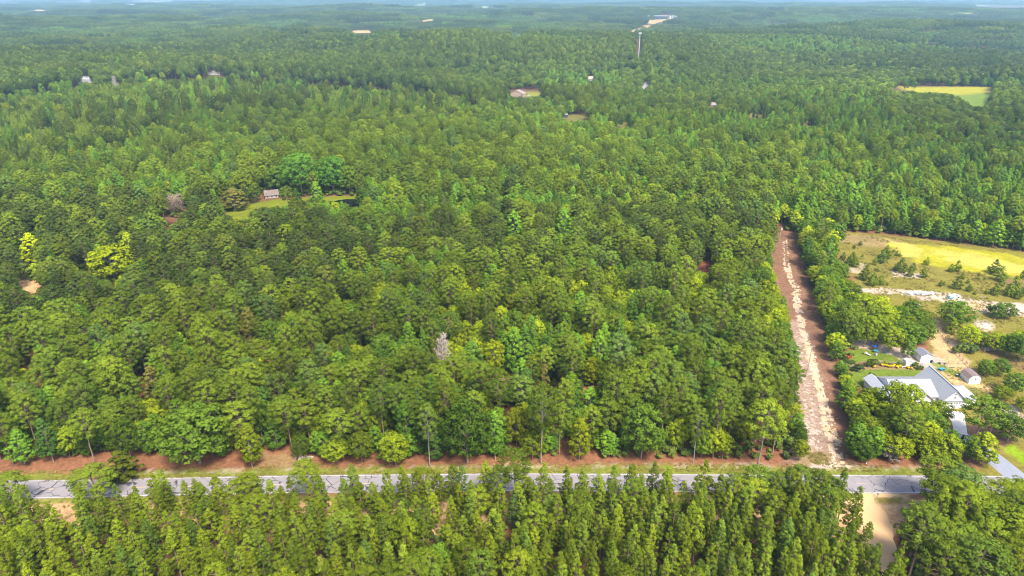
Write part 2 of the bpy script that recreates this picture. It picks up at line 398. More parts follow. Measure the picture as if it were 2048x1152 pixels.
def ground():
    def grow(a, b, g):
        o = [a]; s = 1.2
        while o[-1] < b: s = min(s * 1.06, o[-1] * g if o[-1] > 0 else 1e9) if False else s * 1.045; o.append(o[-1] + min(s, max(6, (o[-1]) * .035)))
        return o[1:]
    xs = np.array(sorted([-v for v in grow(150, 15500, 0)]) + list(np.arange(-150, 300, 1.2)) + grow(300, 15500, 0))
    ys = np.array([-200, -100, -40, 0, 30, 60, 80] + list(np.arange(92, 470, 1.2)) + grow(470, 15500, 0))
    X, Y = np.meshgrid(xs, ys)
    x = X.ravel(); y = Y.ravel()
    V = np.stack([x, y, terrain(x, y)], 1)
    nx, ny = len(xs), len(ys)
    i = np.arange(nx - 1)[None, :] + nx * np.arange(ny - 1)[:, None]
    Fq = np.stack([i, i + 1, i + 1 + nx, i + nx], -1).reshape(-1, 4)
    C = np.tile(np.array(C_DARKF), (len(x), 1))
    near = sstep(520, 300, np.hypot(x, y))[:, None]
    C = C * (1 - near * .8) + np.array(C_LIT) * near * .8
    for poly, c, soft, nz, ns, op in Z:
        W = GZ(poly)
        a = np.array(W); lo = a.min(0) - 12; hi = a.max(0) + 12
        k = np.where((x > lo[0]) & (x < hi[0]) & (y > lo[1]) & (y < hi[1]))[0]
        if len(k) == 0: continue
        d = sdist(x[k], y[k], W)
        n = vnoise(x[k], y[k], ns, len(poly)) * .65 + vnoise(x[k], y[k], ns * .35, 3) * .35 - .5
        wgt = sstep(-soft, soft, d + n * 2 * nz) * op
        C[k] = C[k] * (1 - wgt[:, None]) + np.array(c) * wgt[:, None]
    me = quads_mesh('ground', V, Fq, None, smooth=True)
    ca = me.color_attributes.new('albedo', 'FLOAT_COLOR', 'POINT')
    ca.data.foreach_set('color', np.concatenate([C, np.ones((len(C), 1))], 1).astype(np.float32).ravel())
    m, t, N, L = newmat('ground_soil_and_grass')
    out = N.new('ShaderNodeOutputMaterial'); b = N.new('ShaderNodeBsdfPrincipled'); L.new(b.outputs[0], out.inputs[0])
    b.inputs['Roughness'].default_value = .95; b.inputs['Specular IOR Level'].default_value = .1
    at = N.new('ShaderNodeAttribute'); at.attribute_name = 'albedo'
    co = N.new('ShaderNodeNewGeometry')
    n1 = N.new('ShaderNodeTexNoise'); n1.inputs['Scale'].default_value = .9; n1.inputs['Detail'].default_value = 8; n1.inputs['Roughness'].default_value = .7
    n2 = N.new('ShaderNodeTexNoise'); n2.inputs['Scale'].default_value = .14; n2.inputs['Detail'].default_value = 4
    L.new(co.outputs['Position'], n1.inputs['Vector']); L.new(co.outputs['Position'], n2.inputs['Vector'])
    r1 = N.new('ShaderNodeMapRange'); r1.inputs[1].default_value = .3; r1.inputs[2].default_value = .7; r1.inputs[3].default_value = .58; r1.inputs[4].default_value = 1.3
    r2 = N.new('ShaderNodeMapRange'); r2.inputs[1].default_value = .3; r2.inputs[2].default_value = .7; r2.inputs[3].default_value = .82; r2.inputs[4].default_value = 1.15
    L.new(n1.outputs['Fac'], r1.inputs[0]); L.new(n2.outputs['Fac'], r2.inputs[0])
    mu = N.new('ShaderNodeMath'); mu.operation = 'MULTIPLY'; L.new(r1.outputs[0], mu.inputs[0]); L.new(r2.outputs[0], mu.inputs[1])
    hs = N.new('ShaderNodeHueSaturation'); L.new(at.outputs['Color'], hs.inputs['Color']); L.new(mu.outputs[0], hs.inputs['Value'])
    L.new(hs.outputs[0], b.inputs['Base Color'])
    bp = N.new('ShaderNodeBump'); bp.inputs['Strength'].default_value = .6; bp.inputs['Distance'].default_value = .2
    L.new(n1.outputs['Fac'], bp.inputs['Height']); L.new(bp.outputs[0], b.inputs['Normal'])
    me.materials.append(m)
    tag(link('ground', me), kind='structure')
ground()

def ribbon(name, pts, width, z, mat, n=6, jag=0.0, seed=1):
    """a flat strip along ground points; width may vary and the edges may be ragged"""
    r = random.Random(seed)
    P_ = []
    for i in range(len(pts) - 1):
        a, b = pts[i], pts[i + 1]
        for k in range(n): P_.append(tuple(a[j] + (b[j] - a[j]) * k / n for j in range(len(a))))
    P_.append(pts[-1])
    v = []; f = []
    for i, p in enumerate(P_):
        a = P_[max(0, i - 1)]; b = P_[min(len(P_) - 1, i + 1)]
        dx, dy = b[0] - a[0], b[1] - a[1]; l = math.hypot(dx, dy) + 1e-9
        nx, ny = -dy / l, dx / l
        wd = (p[2] if len(p) > 2 else width) / 2
        e1 = wd + r.uniform(-jag, jag); e2 = wd + r.uniform(-jag, jag)
        for e in (e1, -e2):
            X, Y = p[0] + nx * e, p[1] + ny * e
            v.append((X, Y, float(terrain(X, Y)) + z))
    for i in range(len(P_) - 1): f.append((2 * i, 2 * i + 1, 2 * i + 3, 2 * i + 2))
    me = bpy.data.meshes.new(name); me.from_pydata(v, [], f); me.materials.append(mat); me.update()
    return me

# ------------------------------------------------------------------ road with tar seams and worn lines
def road_mat():
    m, t, N, L = newmat('worn_asphalt_with_tar_seams')
    out = N.new('ShaderNodeOutputMaterial'); b = N.new('ShaderNodeBsdfPrincipled'); L.new(b.outputs[0], out.inputs[0])
    b.inputs['Roughness'].default_value = .85; b.inputs['Specular IOR Level'].default_value = .2
    g = N.new('ShaderNodeNewGeometry')
    mp = N.new('ShaderNodeMapping'); mp.inputs['Scale'].default_value = (.26, .34, 0)
    nz = N.new('ShaderNodeTexNoise'); nz.inputs['Scale'].default_value = .5; nz.inputs['Detail'].default_value = 3
    L.new(g.outputs['Position'], nz.inputs['Vector'])
    ad = N.new('ShaderNodeMix'); ad.data_type = 'VECTOR'; ad.inputs[0].default_value = .0
    vm = N.new('ShaderNodeVectorMath'); vm.operation = 'MULTIPLY_ADD'; vm.inputs[1].default_value = (1.3, 1.3, 0)
    L.new(nz.outputs['Color'], vm.inputs[0]); L.new(g.outputs['Position'], vm.inputs[2]); L.new(vm.outputs[0], mp.inputs['Vector'])
    vo = N.new('ShaderNodeTexVoronoi'); vo.feature = 'DISTANCE_TO_EDGE'; vo.inputs['Scale'].default_value = 1; vo.inputs['Randomness'].default_value = .85
    L.new(mp.outputs[0], vo.inputs['Vector'])
    lt = N.new('ShaderNodeMapRange'); lt.inputs[1].default_value = .012; lt.inputs[2].default_value = .026; lt.inputs[3].default_value = 1; lt.inputs[4].default_value = 0
    L.new(vo.outputs['Distance'], lt.inputs[0])
    n3 = N.new('ShaderNodeTexNoise'); n3.inputs['Scale'].default_value = .16; L.new(g.outputs['Position'], n3.inputs['Vector'])
    gate = N.new('ShaderNodeMapRange'); gate.inputs[1].default_value = .43; gate.inputs[2].default_value = .48; L.new(n3.outputs['Fac'], gate.inputs[0])
    mu = N.new('ShaderNodeMath'); mu.operation = 'MULTIPLY'; L.new(lt.outputs[0], mu.inputs[0]); L.new(gate.outputs[0], mu.inputs[1])
    n4 = N.new('ShaderNodeTexNoise'); n4.inputs['Scale'].default_value = .8; n4.inputs['Detail'].default_value = 7; L.new(g.outputs['Position'], n4.inputs['Vector'])
    c1 = N.new('ShaderNodeMix'); c1.data_type = 'RGBA'; c1.inputs[6].default_value = (.20, .185, .205, 1); c1.inputs[7].default_value = (.28, .26, .28, 1)
    L.new(n4.outputs['Fac'], c1.inputs[0])
    c2 = N.new('ShaderNodeMix'); c2.data_type = 'RGBA'; c2.inputs[7].default_value = (.045, .045, .065, 1)
    L.new(mu.outputs[0], c2.inputs[0]); L.new(c1.outputs[2], c2.inputs[6]); L.new(c2.outputs[2], b.inputs['Base Color'])
    return m
ROAD_C = [(-900, 120), (-420, 141), (-250, 143.6), (-123, 145.0), (-60, 147.0), (0, 147.9), (95, 147.1), (200, 146.0), (420, 142), (900, 120)]
RW = 7.0
tag(link('road', ribbon('road', ROAD_C, RW + .5, .02, road_mat(), n=12)), kind='structure')
M['line_white'] = surf('worn_white_line', (.60, .58, .60), .8, c2=(.42, .40, .42), scale=1.2)
M['line_yellow'] = surf('worn_yellow_line', (.60, .42, .16), .8, c2=(.38, .32, .28), scale=.9)
def offset(pts, d):
    o = []
    for i, p in enumerate(pts):
        a = pts[max(0, i - 1)]; b = pts[min(len(pts) - 1, i + 1)]
        dx, dy = b[0] - a[0], b[1] - a[1]; l = math.hypot(dx, dy)
        o.append((p[0] - dy / l * d, p[1] + dx / l * d))
    return o
for d in (-RW / 2 + .15, RW / 2 - .15):
    tag(link('road_edge_line', ribbon('road_edge_line', offset(ROAD_C, d), .16, .026, M['line_white'], n=12)), kind='structure')
def dashes():
    mb = MB(); x = -160.0
    while x < 190:
        y0 = float(np.interp(x, [p[0] for p in ROAD_C], [p[1] for p in ROAD_C])); y1 = float(np.interp(x + 3, [p[0] for p in ROAD_C], [p[1] for p in ROAD_C]))
        mb.add([(x, y0 - .09, .026), (x + 3, y1 - .09, .026), (x + 3, y1 + .09, .026), (x, y0 + .09, .026)], [(0, 1, 2, 3)])
        x += 12
    tag(mb.build('road_centre_line', M['line_yellow']), kind='structure')
dashes()
# dirt lane below the road
M['lane'] = surf('packed_tan_sand', (.58, .365, .185), .95, c2=(.52, .345, .195), scale=.25, bump=.3)
def flat_patch(name, poly, z, mat, jag=.3, step=1.2, seed=2):
    r = random.Random(seed); W = GZ(poly); v = []
    for i in range(len(W)):
        a, b = W[i], W[(i + 1) % len(W)]; n = max(1, int(math.hypot(b[0] - a[0], b[1] - a[1]) / step))
        for k in range(n): v.append((a[0] + (b[0] - a[0]) * k / n + r.uniform(-jag, jag), a[1] + (b[1] - a[1]) * k / n + r.uniform(-jag, jag), z))
    me = bpy.data.meshes.new(name); me.from_pydata(v, [], [tuple(range(len(v)))]); me.materials.append(mat); me.update()
    return me
LANE = [(1668, 984.5), (1800, 984.5), (1790, 994), (1748, 996), (1750, 1006), (1772, 1026), (1784, 1055), (1788, 1085), (1798, 1120), (1830, 1220), (1860, 1300), (1810, 1300), (1780, 1210), (1752, 1130), (1738, 1090), (1716, 1052), (1702, 1020), (1688, 1000)]
tag(link('dirt_lane', flat_patch('dirt_lane', LANE, .012, M['lane'])), kind='structure')
# sandy wheel tracks up the cleared strip
M['track'] = surf('sandy_track', (.47, .33, .19), .95, c2=(.46, .38, .31), scale=.3, bump=.5)
def ragged(name, pts, mat, seed, z, cell=.55):
    """a sandy patch with a broken edge: small cells kept by noise inside a ribbon"""
    r = np.random.default_rng(seed)
    v = []; f = []
    for i in range(len(pts) - 1):
        (x0, y0, w0, k0), (x1, y1, w1, k1) = pts[i], pts[i + 1]
        l = math.hypot(x1 - x0, y1 - y0); n = int(l / cell); dx, dy = (x1 - x0) / l, (y1 - y0) / l
        for a in range(n):
            t = (a + .5) / n; cx, cy = x0 + (x1 - x0) * t, y0 + (y1 - y0) * t
            wd = w0 + (w1 - w0) * t; kp = k0 + (k1 - k0) * t
            m_ = max(1, int(wd / cell))
            for b in range(-m_, m_ + 1):
                s = b * cell
                if abs(s) > wd / 2 + .8: continue
                X, Y = cx - dy * s, cy + dx * s
                edge = 1 - (abs(s) / (wd / 2 + .3)) ** 2
                if vnoise(X, Y, 1.7 if seed < 10 else .9, seed) * .55 + vnoise(X, Y, .7 if seed < 10 else .45, seed + 5) * .45 > kp * (.24 + .62 * edge): continue
                h = cell * .53; b0 = len(v)
                for (p, q) in ((-h, -h), (h, -h), (h, h), (-h, h)):
                    e = r.uniform(-.12, .12, 2)
                    v.append((X + p * dx - q * dy + e[0], Y + p * dy + q * dx + e[1], z + r.uniform(0, .01)))
                f.append((b0, b0 + 1, b0 + 2, b0 + 3))
    me = bpy.data.meshes.new(name); me.from_pydata(v, [], f); me.materials.append(mat); me.update()
    return me
def PT(px, py, w_, k): p = P(px, py); return (p[0], p[1], w_, k)
TR = [([PT(1568, 478, .9, .55), PT(1569, 520, 1.1, .6), PT(1571, 545, 1.2, .8)], 1), ([PT(1573, 478, .9, .55), PT(1576, 520, 1.0, .5), PT(1580, 545, 1.2, .8)], 2),
      ([PT(1571, 535, 1.6, .8), PT(1590, 575, 5.0, .72), PT(1595, 610, 3.6, .75), PT(1606, 660, 3.0, .85), PT(1618, 700, 3.2, .85), PT(1630, 748, 2.8, 1.0), PT(1638, 780, 1.6, .9), PT(1650, 850, 2.0, .9), PT(1664, 900, 1.6, .8), PT(1672, 934, 1.2, .6)], 3),
      ([PT(1640, 765, 1.2, .8), PT(1652, 800, 1.0, .8), PT(1664, 850, 1.2, .75), PT(1674, 885, 2.2, .8), PT(1684, 930, 1.0, .55)], 4)]
for pts, sd_ in TR:
    tag(link('sandy_track', ragged('sandy_track', pts, M['track'], sd_, .03 + sd_ * .012)), kind='structure')
M['litter_white'] = surf('bleached_chips', (.48, .40, .345), .9, c2=(.34, .27, .225), scale=1)
CH = [[PT(1598, 640, 2.5, .38), PT(1600, 690, 5, .46), PT(1606, 760, 5, .50), PT(1618, 820, 5.5, .52), PT(1625, 860, 5.5, .66), PT(1630, 900, 4, .5), PT(1630, 915, 3, .3)],
      [PT(1655, 760, 3, .22), PT(1672, 860, 3, .25), PT(1690, 925, 3, .25)]]
for i, pts in enumerate(CH):
    tag(link('bleached_wood_chips', ragged('bleached_wood_chips', pts, M['litter_white'], 11 + i, .09, .30)), 'bleached wood chips scattered over the cleared strip ' + ('on the pine side of the wheel tracks' if i == 0 else 'on the house side of the wheel tracks'), 'wood chips', kind='stuff')
# driveway
M['drive'] = surf('blue_grey_driveway', (.24, .26, .33), .85, c2=(.20, .22, .28), scale=.5)
dv = [P(1893, 868)[:2] + (5,), P(1925, 872)[:2] + (5.5,), P(1955, 893)[:2] + (6,), P(1985, 915)[:2] + (6.2,), P(2030, 952)[:2] + (6.5,), P(2060, 975)[:2] + (8,)]
tag(link('driveway', ribbon('driveway', dv, 6, .03, M['drive'], n=5)), kind='structure')
ap = [P(1908, 822)[:2] + (5.4,), P(1917, 845)[:2] + (3.8,), P(1922, 868)[:2] + (3.4,)]
tag(link('concrete_apron', ribbon('concrete_apron', ap, 6, .04, M['concrete'], n=5)), kind='structure')
# far road, pond, far fields
M['asph_far'] = surf('asphalt_far_road', (.30, .29, .33), .8)
fr = [P(1280, 179)[:2], P(1288, 172)[:2], P(1298, 163)[:2]]
tag(link('distant_road', ribbon('distant_road', fr, 14, .4, M['asph_far'], n=3)), kind='structure')
M['water'] = surf('dark_pond_water', (.012, .016, .012), .08, var=.3, spec=.5)
def sheet(name, poly, z, mat, kind='structure'):
    v = []
    n = len(poly)
    pts = [P(a, b) for a, b in poly]
    cx = sum(p[0] for p in pts) / n; cy = sum(p[1] for p in pts) / n
    rings = 4; v = [(cx, cy, float(terrain(cx, cy)) + z)]; f = []
    for k in range(1, rings + 1):
        for p in pts:
            X = cx + (p[0] - cx) * k / rings; Y = cy + (p[1] - cy) * k / rings
            v.append((X, Y, float(terrain(X, Y)) + z))
    for i in range(n):
        f.append((0, 1 + i, 1 + (i + 1) % n))
        for k in range(rings - 1):
            a = 1 + k * n; b = a + n
            f.append((a + i, b + i, b + (i + 1) % n, a + (i + 1) % n))
    me = bpy.data.meshes.new(name); me.from_pydata(v, [], f); me.materials.append(mat)
    me.update(); o = link(name, me); o['kind'] = kind
    return o
sheet('pond', [(666, 403), (678, 400), (692, 398.5), (708, 398), (722, 400), (729, 405), (728, 411), (718, 416), (702, 418), (686, 414), (672, 408)], .03, M['water'])
M['far_tan'] = surf('far_bare_earth', (.38, .28, .17), .9, scale=.01, c2=(.50, .40, .20))
M['far_green'] = surf('far_pasture', (.30, .31, .10), .9, scale=.008, c2=(.24, .28, .09))
M['far_orange'] = surf('far_red_clay', (.36, .22, .12), .9, scale=.02, c2=(.45, .36, .12))
FAR = [  # (visible outline, material)
 ([(60, 20), (98, 20), (100, 23.5), (61, 23)], 'far_tan'), ([(102, 21), (110, 20), (111, 24), (106, 24)], 'far_tan'),
 ([(0, 5), (40, 5), (44, 9), (0, 10)], 'far_tan'), ([(110, 4), (185, 4), (185, 7), (110, 7)], 'far_tan'), ([(262, 1.5), (345, 2), (345, 5), (262, 5)], 'far_green'),
 ([(250, 9), (272, 9), (272, 12), (250, 12)], 'far_tan'), ([(300, 1), (420, 1), (420, 3), (300, 3)], 'far_tan'),
 ([(188, 44), (206, 44.5), (206, 46.5), (188, 46.5)], 'far_tan'), ([(828, 8), (852, 9), (850, 12), (828, 11)], 'far_green'), ([(962, 12), (978, 13), (976, 19), (962, 17)], 'far_green'),
 ([(845, 42), (862, 39.5), (870, 41), (848, 46)], 'far_orange'), ([(1945, 10), (2120, 11), (2120, 18), (1950, 15)], 'far_green'),
 ([(1893, 31), (1950, 28), (1956, 33), (1894, 35)], 'far_green'), ([(1834, 41), (1864, 40), (1866, 44), (1836, 46)], 'far_green'),
 ([(1300, 40), (1320, 36), (1350, 38), (1345, 42), (1322, 45), (1306, 50), (1296, 48)], 'far_orange'), ([(1262, 63), (1278, 57), (1276, 53), (1300, 52), (1296, 58), (1280, 60), (1266, 66)], 'far_orange'),
 ([(1024, 72), (1034, 67), (1044, 70), (1036, 75), (1026, 76)], 'far_orange'), ([(705, 63), (738, 61), (742, 68), (708, 68)], 'far_orange'),
 ([(550, 60), (578, 59), (578, 62), (550, 62)], 'far_orange'), ([(800, 73), (850, 76), (850, 78), (800, 76)], 'far_orange')]
for poly, mt in FAR:
    sheet('distant_field', poly, 1.0 + (P(*poly[0])[1] > 2500) * 2.0, M[mt])

#@@TREES
# ------------------------------------------------------------------ tree shapes
def leaves(puffs, n, size, asp, seed, rough=.42, shell=.66, dome=.45):
    """n leaf clumps spread over soft puffs (cx,cy,cz,rx,rz): returns verts, quads, tone"""
    r = np.random.default_rng(seed)
    pf = np.array([p[:5] for p in puffs], float)
    wgt = pf[:, 3] ** 2; wgt /= wgt.sum()
    k = r.choice(len(pf), n, p=wgt)
    d = r.normal(size=(n, 3)); d /= np.linalg.norm(d, axis=1)[:, None]
    d[:, 2] = np.where(d[:, 2] < -.25, -d[:, 2] * .6, d[:, 2])
    d /= np.linalg.norm(d, axis=1)[:, None]
    rad = shell + (1 - shell) * r.random(n) ** .6
    c = pf[k, :3] + d * np.stack([pf[k, 3], pf[k, 3], pf[k, 4]], 1) * rad[:, None]
    cc = pf[:, :3].mean(0); ex = pf[:, :3].max(0) - pf[:, :3].min(0) + 1.0
    cd = (c - cc) / ex; cd /= (np.linalg.norm(cd, axis=1)[:, None] + 1e-6)
    nrm = d * .80 + cd * dome + r.normal(size=(n, 3)) * rough + np.array([0, 0, .05])
    nrm /= np.linalg.norm(nrm, axis=1)[:, None]
    t = np.cross(nrm, r.normal(size=(n, 3))); t /= np.linalg.norm(t, axis=1)[:, None]
    b = np.cross(nrm, t)
    s = size * (.6 + .8 * r.random(n)) * .5
    ta = t * s[:, None]; ba = b * (s * asp)[:, None]
    V = np.stack([c - ta - ba * .5, c + ta * .3 - ba, c + ta + ba * .4, c - ta * .4 + ba], 1).reshape(-1, 3)
    Fq = np.arange(4 * n).reshape(n, 4)
    pt = r.random(len(pf))
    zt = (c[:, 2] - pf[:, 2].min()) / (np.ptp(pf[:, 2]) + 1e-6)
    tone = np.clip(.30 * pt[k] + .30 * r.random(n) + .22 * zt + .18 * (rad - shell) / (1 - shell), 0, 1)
    return V, Fq, tone

def tubes_np(segs, n=5):
    """segs: list of (p0,p1,r0,r1)"""
    V = []; Fq = []
    for p0, p1, r0, r1 in segs:
        p0 = np.array(p0, float); p1 = np.array(p1, float); d = p1 - p0; l = np.linalg.norm(d)
        if l < 1e-5: continue
        d /= l; a = np.cross(d, [0.31, .95, .07]); a /= np.linalg.norm(a); b = np.cross(d, a)
        o = len(V) * n
        for p, r in ((p0, r0), (p1, r1)):
            ang = np.arange(n) * 2 * math.pi / n
            V.append(p + (np.cos(ang)[:, None] * a + np.sin(ang)[:, None] * b) * r)
        i = np.arange(n)
        Fq.append(np.stack([o + i, o + (i + 1) % n, o + n + (i + 1) % n, o + n + i], 1))
    return np.concatenate(V), np.concatenate(Fq)

def trunk_curve(h, r0, r1, lean, rr, n=6):
    a = rr.uniform(0, 6.28); pts = []
    for i in range(n + 1):
        t = i / n; k = lean * t * t * h
        pts.append((math.cos(a) * k + rr.uniform(-.03, .03) * h * .15, math.sin(a) * k + rr.uniform(-.03, .03) * h * .15, t * h))
    pts[0] = (0, 0, -.3)
    return pts, [(pts[i], pts[i + 1], r0 + (r1 - r0) * i / n, r0 + (r1 - r0) * (i + 1) / n) for i in range(n)]

def axis_at(pts, z):
    for i in range(len(pts) - 1):
        if pts[i][2] <= z <= pts[i + 1][2]:
            t = (z - pts[i][2]) / (pts[i + 1][2] - pts[i][2]); return [pts[i][j] + (pts[i + 1][j] - pts[i][j]) * t for j in range(3)]
    return list(pts[-1])

NOM = {'slender': (12.0, 4.6), 'tall': (20.0, 7.6), 'oak': (14.0, 11.0), 'laurel': (10.0, 8.4), 'gum': (16.0, 7.6), 'young': (8.0, 3.6), 'cedar': (8.0, 6.0), 'sapling': (5.0, 3.6), 'shrub': (2.0, 2.6)}
def shape(kind, seed):
    """returns (trunk segments, puffs, leaf size, aspect, count)"""
    rr = random.Random(seed * 31 + len(kind))
    H, Wd = NOM[kind]; pf = []; segs = []
    if kind in ('slender', 'young', 'sapling', 'cedar'):
        pts, segs = trunk_curve(H * .97, H * .012 + .03, .03, rr.uniform(0, .02), rr)
        z0 = {'slender': .24 + rr.uniform(-.06, .08), 'young': .10, 'sapling': .08, 'cedar': .05}[kind] * H
        step = {'slender': .62, 'young': .55, 'sapling': .42, 'cedar': .6}[kind]
        z = z0
        while z < H * .985:
            t = (z - z0) / (H - z0)
            if kind == 'cedar': Rr = Wd * .5 * (1 - t) ** .7 * (.8 + .4 * math.sin(min(1, t * 4) * 1.57)) * .85
            else: Rr = Wd * .5 * ((1 - t) ** .85) * min(1, .55 + t * 2.2)
            nb = max(2, int(round(6.5 * (Rr / (Wd * .5)) ** .6)))
            a0 = rr.uniform(0, 6.28)
            for k in range(nb):
                a = a0 + 6.28 * k / nb + rr.uniform(-.35, .35); q = Rr * rr.uniform(.62, 1.1)
                if rr.random() < .12: continue
                ax = axis_at(pts, z)
                up = q * rr.uniform(.05, .35)
                tip = (ax[0] + q * math.cos(a), ax[1] + q * math.sin(a), z + up)
                pr = rr.uniform(.28, .50) * (Wd / 4.6) ** .5
                pf.append((*tip, pr, pr * .85))
                if q > 1.1: pf.append((ax[0] + q * .5 * math.cos(a), ax[1] + q * .5 * math.sin(a), z + up * .4, pr * .8, pr * .6))
                if rr.random() < .5 and q > .8: segs.append((ax, tip, .035, .012))
            z += step * rr.uniform(.8, 1.2) * (1 if t < .7 else .8)
        pf.append((*axis_at(pts, H * .96), .32, .55))
        n = {'slender': 3800, 'young': 1300, 'sapling': 1600, 'cedar': 5200}[kind]
        return segs, pf, {'slender': .30, 'young': .42, 'sapling': .32, 'cedar': .46}[kind], .45, n
    if kind == 'tall':
        lean = rr.uniform(0, .05)
        pts, segs = trunk_curve(H * .93, .21, .06, lean + .01, rr, 8)
        zc = H * rr.uniform(.68, .75); zr = H * rr.uniform(.24, .30); Rr = Wd * .5
        nb = 64
        for i in range(nb):
            u = 1 - 1.8 * (i + .5) / nb; a = i * 2.39996 + rr.uniform(-.35, .35)
            q = Rr * math.sqrt(max(.02, 1 - u * u)) * rr.uniform(.74, 1.10) * (1 if u > -.2 else rr.uniform(.7, 1.05))
            zz = zc + zr * u * rr.uniform(.9, 1.05)
            ax = axis_at(pts, max(H * .35, zz - q * .4))
            tip = (ax[0] + q * math.cos(a), ax[1] + q * math.sin(a), zz)
            pr = rr.uniform(.55, .92)
            if u < -.3 and rr.random() < .3: segs.append((ax, tip, .05, .015)); continue
            pf.append((*tip, pr, pr * .85))
            pf.append((tip[0] * .75 + ax[0] * .25 + rr.uniform(-.5, .5), tip[1] * .75 + ax[1] * .25 + rr.uniform(-.5, .5), zz + rr.uniform(-.3, .5), pr * .75, pr * .65))
            if i % 2: segs.append((ax, tip, .065, .02))
        for i in range(3):
            a = rr.uniform(0, 6.28); zz = H * rr.uniform(.35, .52); q = rr.uniform(.8, 2.2); ax = axis_at(pts, zz)
            tip = (ax[0] + q * math.cos(a), ax[1] + q * math.sin(a), zz + .3); segs.append((ax, tip, .05, .015))
            if rr.random() < .5: pf.append((*tip, .5, .35))
        return segs, pf, .40, .5, 5000
    if kind in ('oak', 'laurel'):
        lean = rr.uniform(0, .06)
        pts, segs = trunk_curve(H * .55, .26 if kind == 'oak' else .17, .12, lean, rr)
        zb = H * (.14 if kind == 'oak' else .24); Rr = Wd * .5 * .86; zc = zb + (H - zb) * .45
        nb = 74 if kind == 'oak' else 52
        lobes = [(rr.uniform(0, 6.28), rr.uniform(-.3, .9), rr.uniform(.82, 1.15)) for _ in range(7)]
        for i in range(nb):
            u = 1 - 1.75 * (i + .5) / nb; a = i * 2.39996 + rr.uniform(-.3, .3)
            s = math.sqrt(max(0, 1 - u * u))
            f = 1.0
            for la, lu, lf in lobes:
                w_ = max(0, math.cos(a - la)) * s * math.sqrt(max(0, 1 - lu * lu)) + u * lu
                if w_ > .75: f *= 1 + (lf - 1) * (w_ - .75) * 4
            f *= rr.uniform(.84, 1.06)
            up = (H - zc) if u > 0 else (zc - zb)
            x, y, z = Rr * s * f * math.cos(a), Rr * s * f * math.sin(a), zc + up * u * f * .9
            pr = rr.uniform(.72, 1.12) * (Wd / 11) ** .6
            pf.append((x, y, z, pr, pr * .85))
            if i % 2 == 0: pf.append((x * .6, y * .6, z * .93 + .3, pr * 1.1, pr * .8))
            if i % 3 == 0: 
                ax = axis_at(pts, min(H * .5, max(H * .2, z * .55))); segs.append((ax, (x * .9, y * .9, z - pr * .3), .10, .025))
        return segs, pf, .46 if kind == 'oak' else .42, .7, 5200 if kind == 'oak' else 3600
    if kind == 'gum':
        pts, segs = trunk_curve(H * .9, .20, .05, rr.uniform(0, .03), rr)
        zb = H * .18; nb = 74
        for i in range(nb):
            t = (i + .5) / nb; z = zb + (H - zb) * t
            q = Wd * .5 * min(1, .60 + 1.8 * t) * (1 - t ** 2.4) ** .7 * rr.uniform(.45, 1.0)
            a = i * 2.4 + rr.uniform(-.4, .4); ax = axis_at(pts, z * .9)
            pr = rr.uniform(.6, 1.0) * (1.1 - .35 * t)
            tip = (ax[0] + q * math.cos(a), ax[1] + q * math.sin(a), z)
            pf.append((*tip, pr, pr * .95))
            if i % 2: segs.append((axis_at(pts, z * .8), tip, .06, .02))
        pf.append((*axis_at(pts, H * .9)[:2], H * .95, .55, .9))
        return segs, pf, .42, .75, 4400
    if kind == 'shrub':
        segs = [((0, 0, -.1), (rr.uniform(-.3, .3), rr.uniform(-.3, .3), H * .6), .05, .02) for _ in range(4)]
        for i in range(14):
            a = rr.uniform(0, 6.28); q = Wd * .38 * math.sqrt(rr.random()); pr = rr.uniform(.35, .6)
            pf.append((q * math.cos(a), q * math.sin(a), .5 + (H - .9) * rr.uniform(.3, 1) * (1 - (q / Wd) ** 2), pr, pr * .8))
        return segs, pf, .3, .7, 700

MATOF = {'slender': 'slender', 'tall': 'tall', 'oak': 'oak', 'laurel': 'laurel', 'gum': 'gum', 'young': 'young', 'cedar': 'cedar', 'sapling': 'tall', 'shrub': 'shrub'}
BARK = {'slender': 'bark_pine', 'tall': 'bark_pine', 'oak': 'bark_grey', 'laurel': 'bark_grey', 'gum': 'bark_pale', 'young': 'bark_pine', 'cedar': 'bark_grey', 'sapling': 'bark_pine', 'shrub': 'bark_grey'}
PARTS = {}
def parts(kind, var, leafm=None, barkm=None):
    k = (kind, var, leafm, barkm)
    if k not in PARTS:
        segs, pf, ls, asp, n = shape(kind, var + 1)
        V, Fq = tubes_np(segs, 6)
        tm = quads_mesh('trunk', V, Fq, M[barkm or BARK[kind]])
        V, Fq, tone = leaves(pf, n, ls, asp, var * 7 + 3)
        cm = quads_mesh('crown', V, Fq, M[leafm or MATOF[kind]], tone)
        PARTS[k] = (tm, cm)
    return PARTS[k]

def joined(kind, var, lod, leafm=None):
    """one mesh with bark and leaves, for the wood beyond the individual trees"""
    segs, pf, ls, asp, n = shape(kind, var + 1)
    div, grow = {0: (1, 1), 1: (2.4, 1.5), 2: (7, 2.4)}[lod]
    sg = segs if lod == 0 else [s for s in segs if s[2] > (.05 if lod == 1 else .1)]
    V1, F1 = tubes_np(sg, 5 if lod == 0 else 3)
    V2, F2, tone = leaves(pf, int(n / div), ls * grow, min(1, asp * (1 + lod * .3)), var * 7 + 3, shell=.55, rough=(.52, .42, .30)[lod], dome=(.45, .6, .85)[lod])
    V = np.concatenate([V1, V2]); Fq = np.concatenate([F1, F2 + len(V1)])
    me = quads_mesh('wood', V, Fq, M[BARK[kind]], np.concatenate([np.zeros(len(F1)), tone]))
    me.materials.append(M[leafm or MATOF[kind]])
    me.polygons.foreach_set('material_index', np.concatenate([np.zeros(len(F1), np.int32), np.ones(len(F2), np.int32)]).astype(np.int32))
    return me

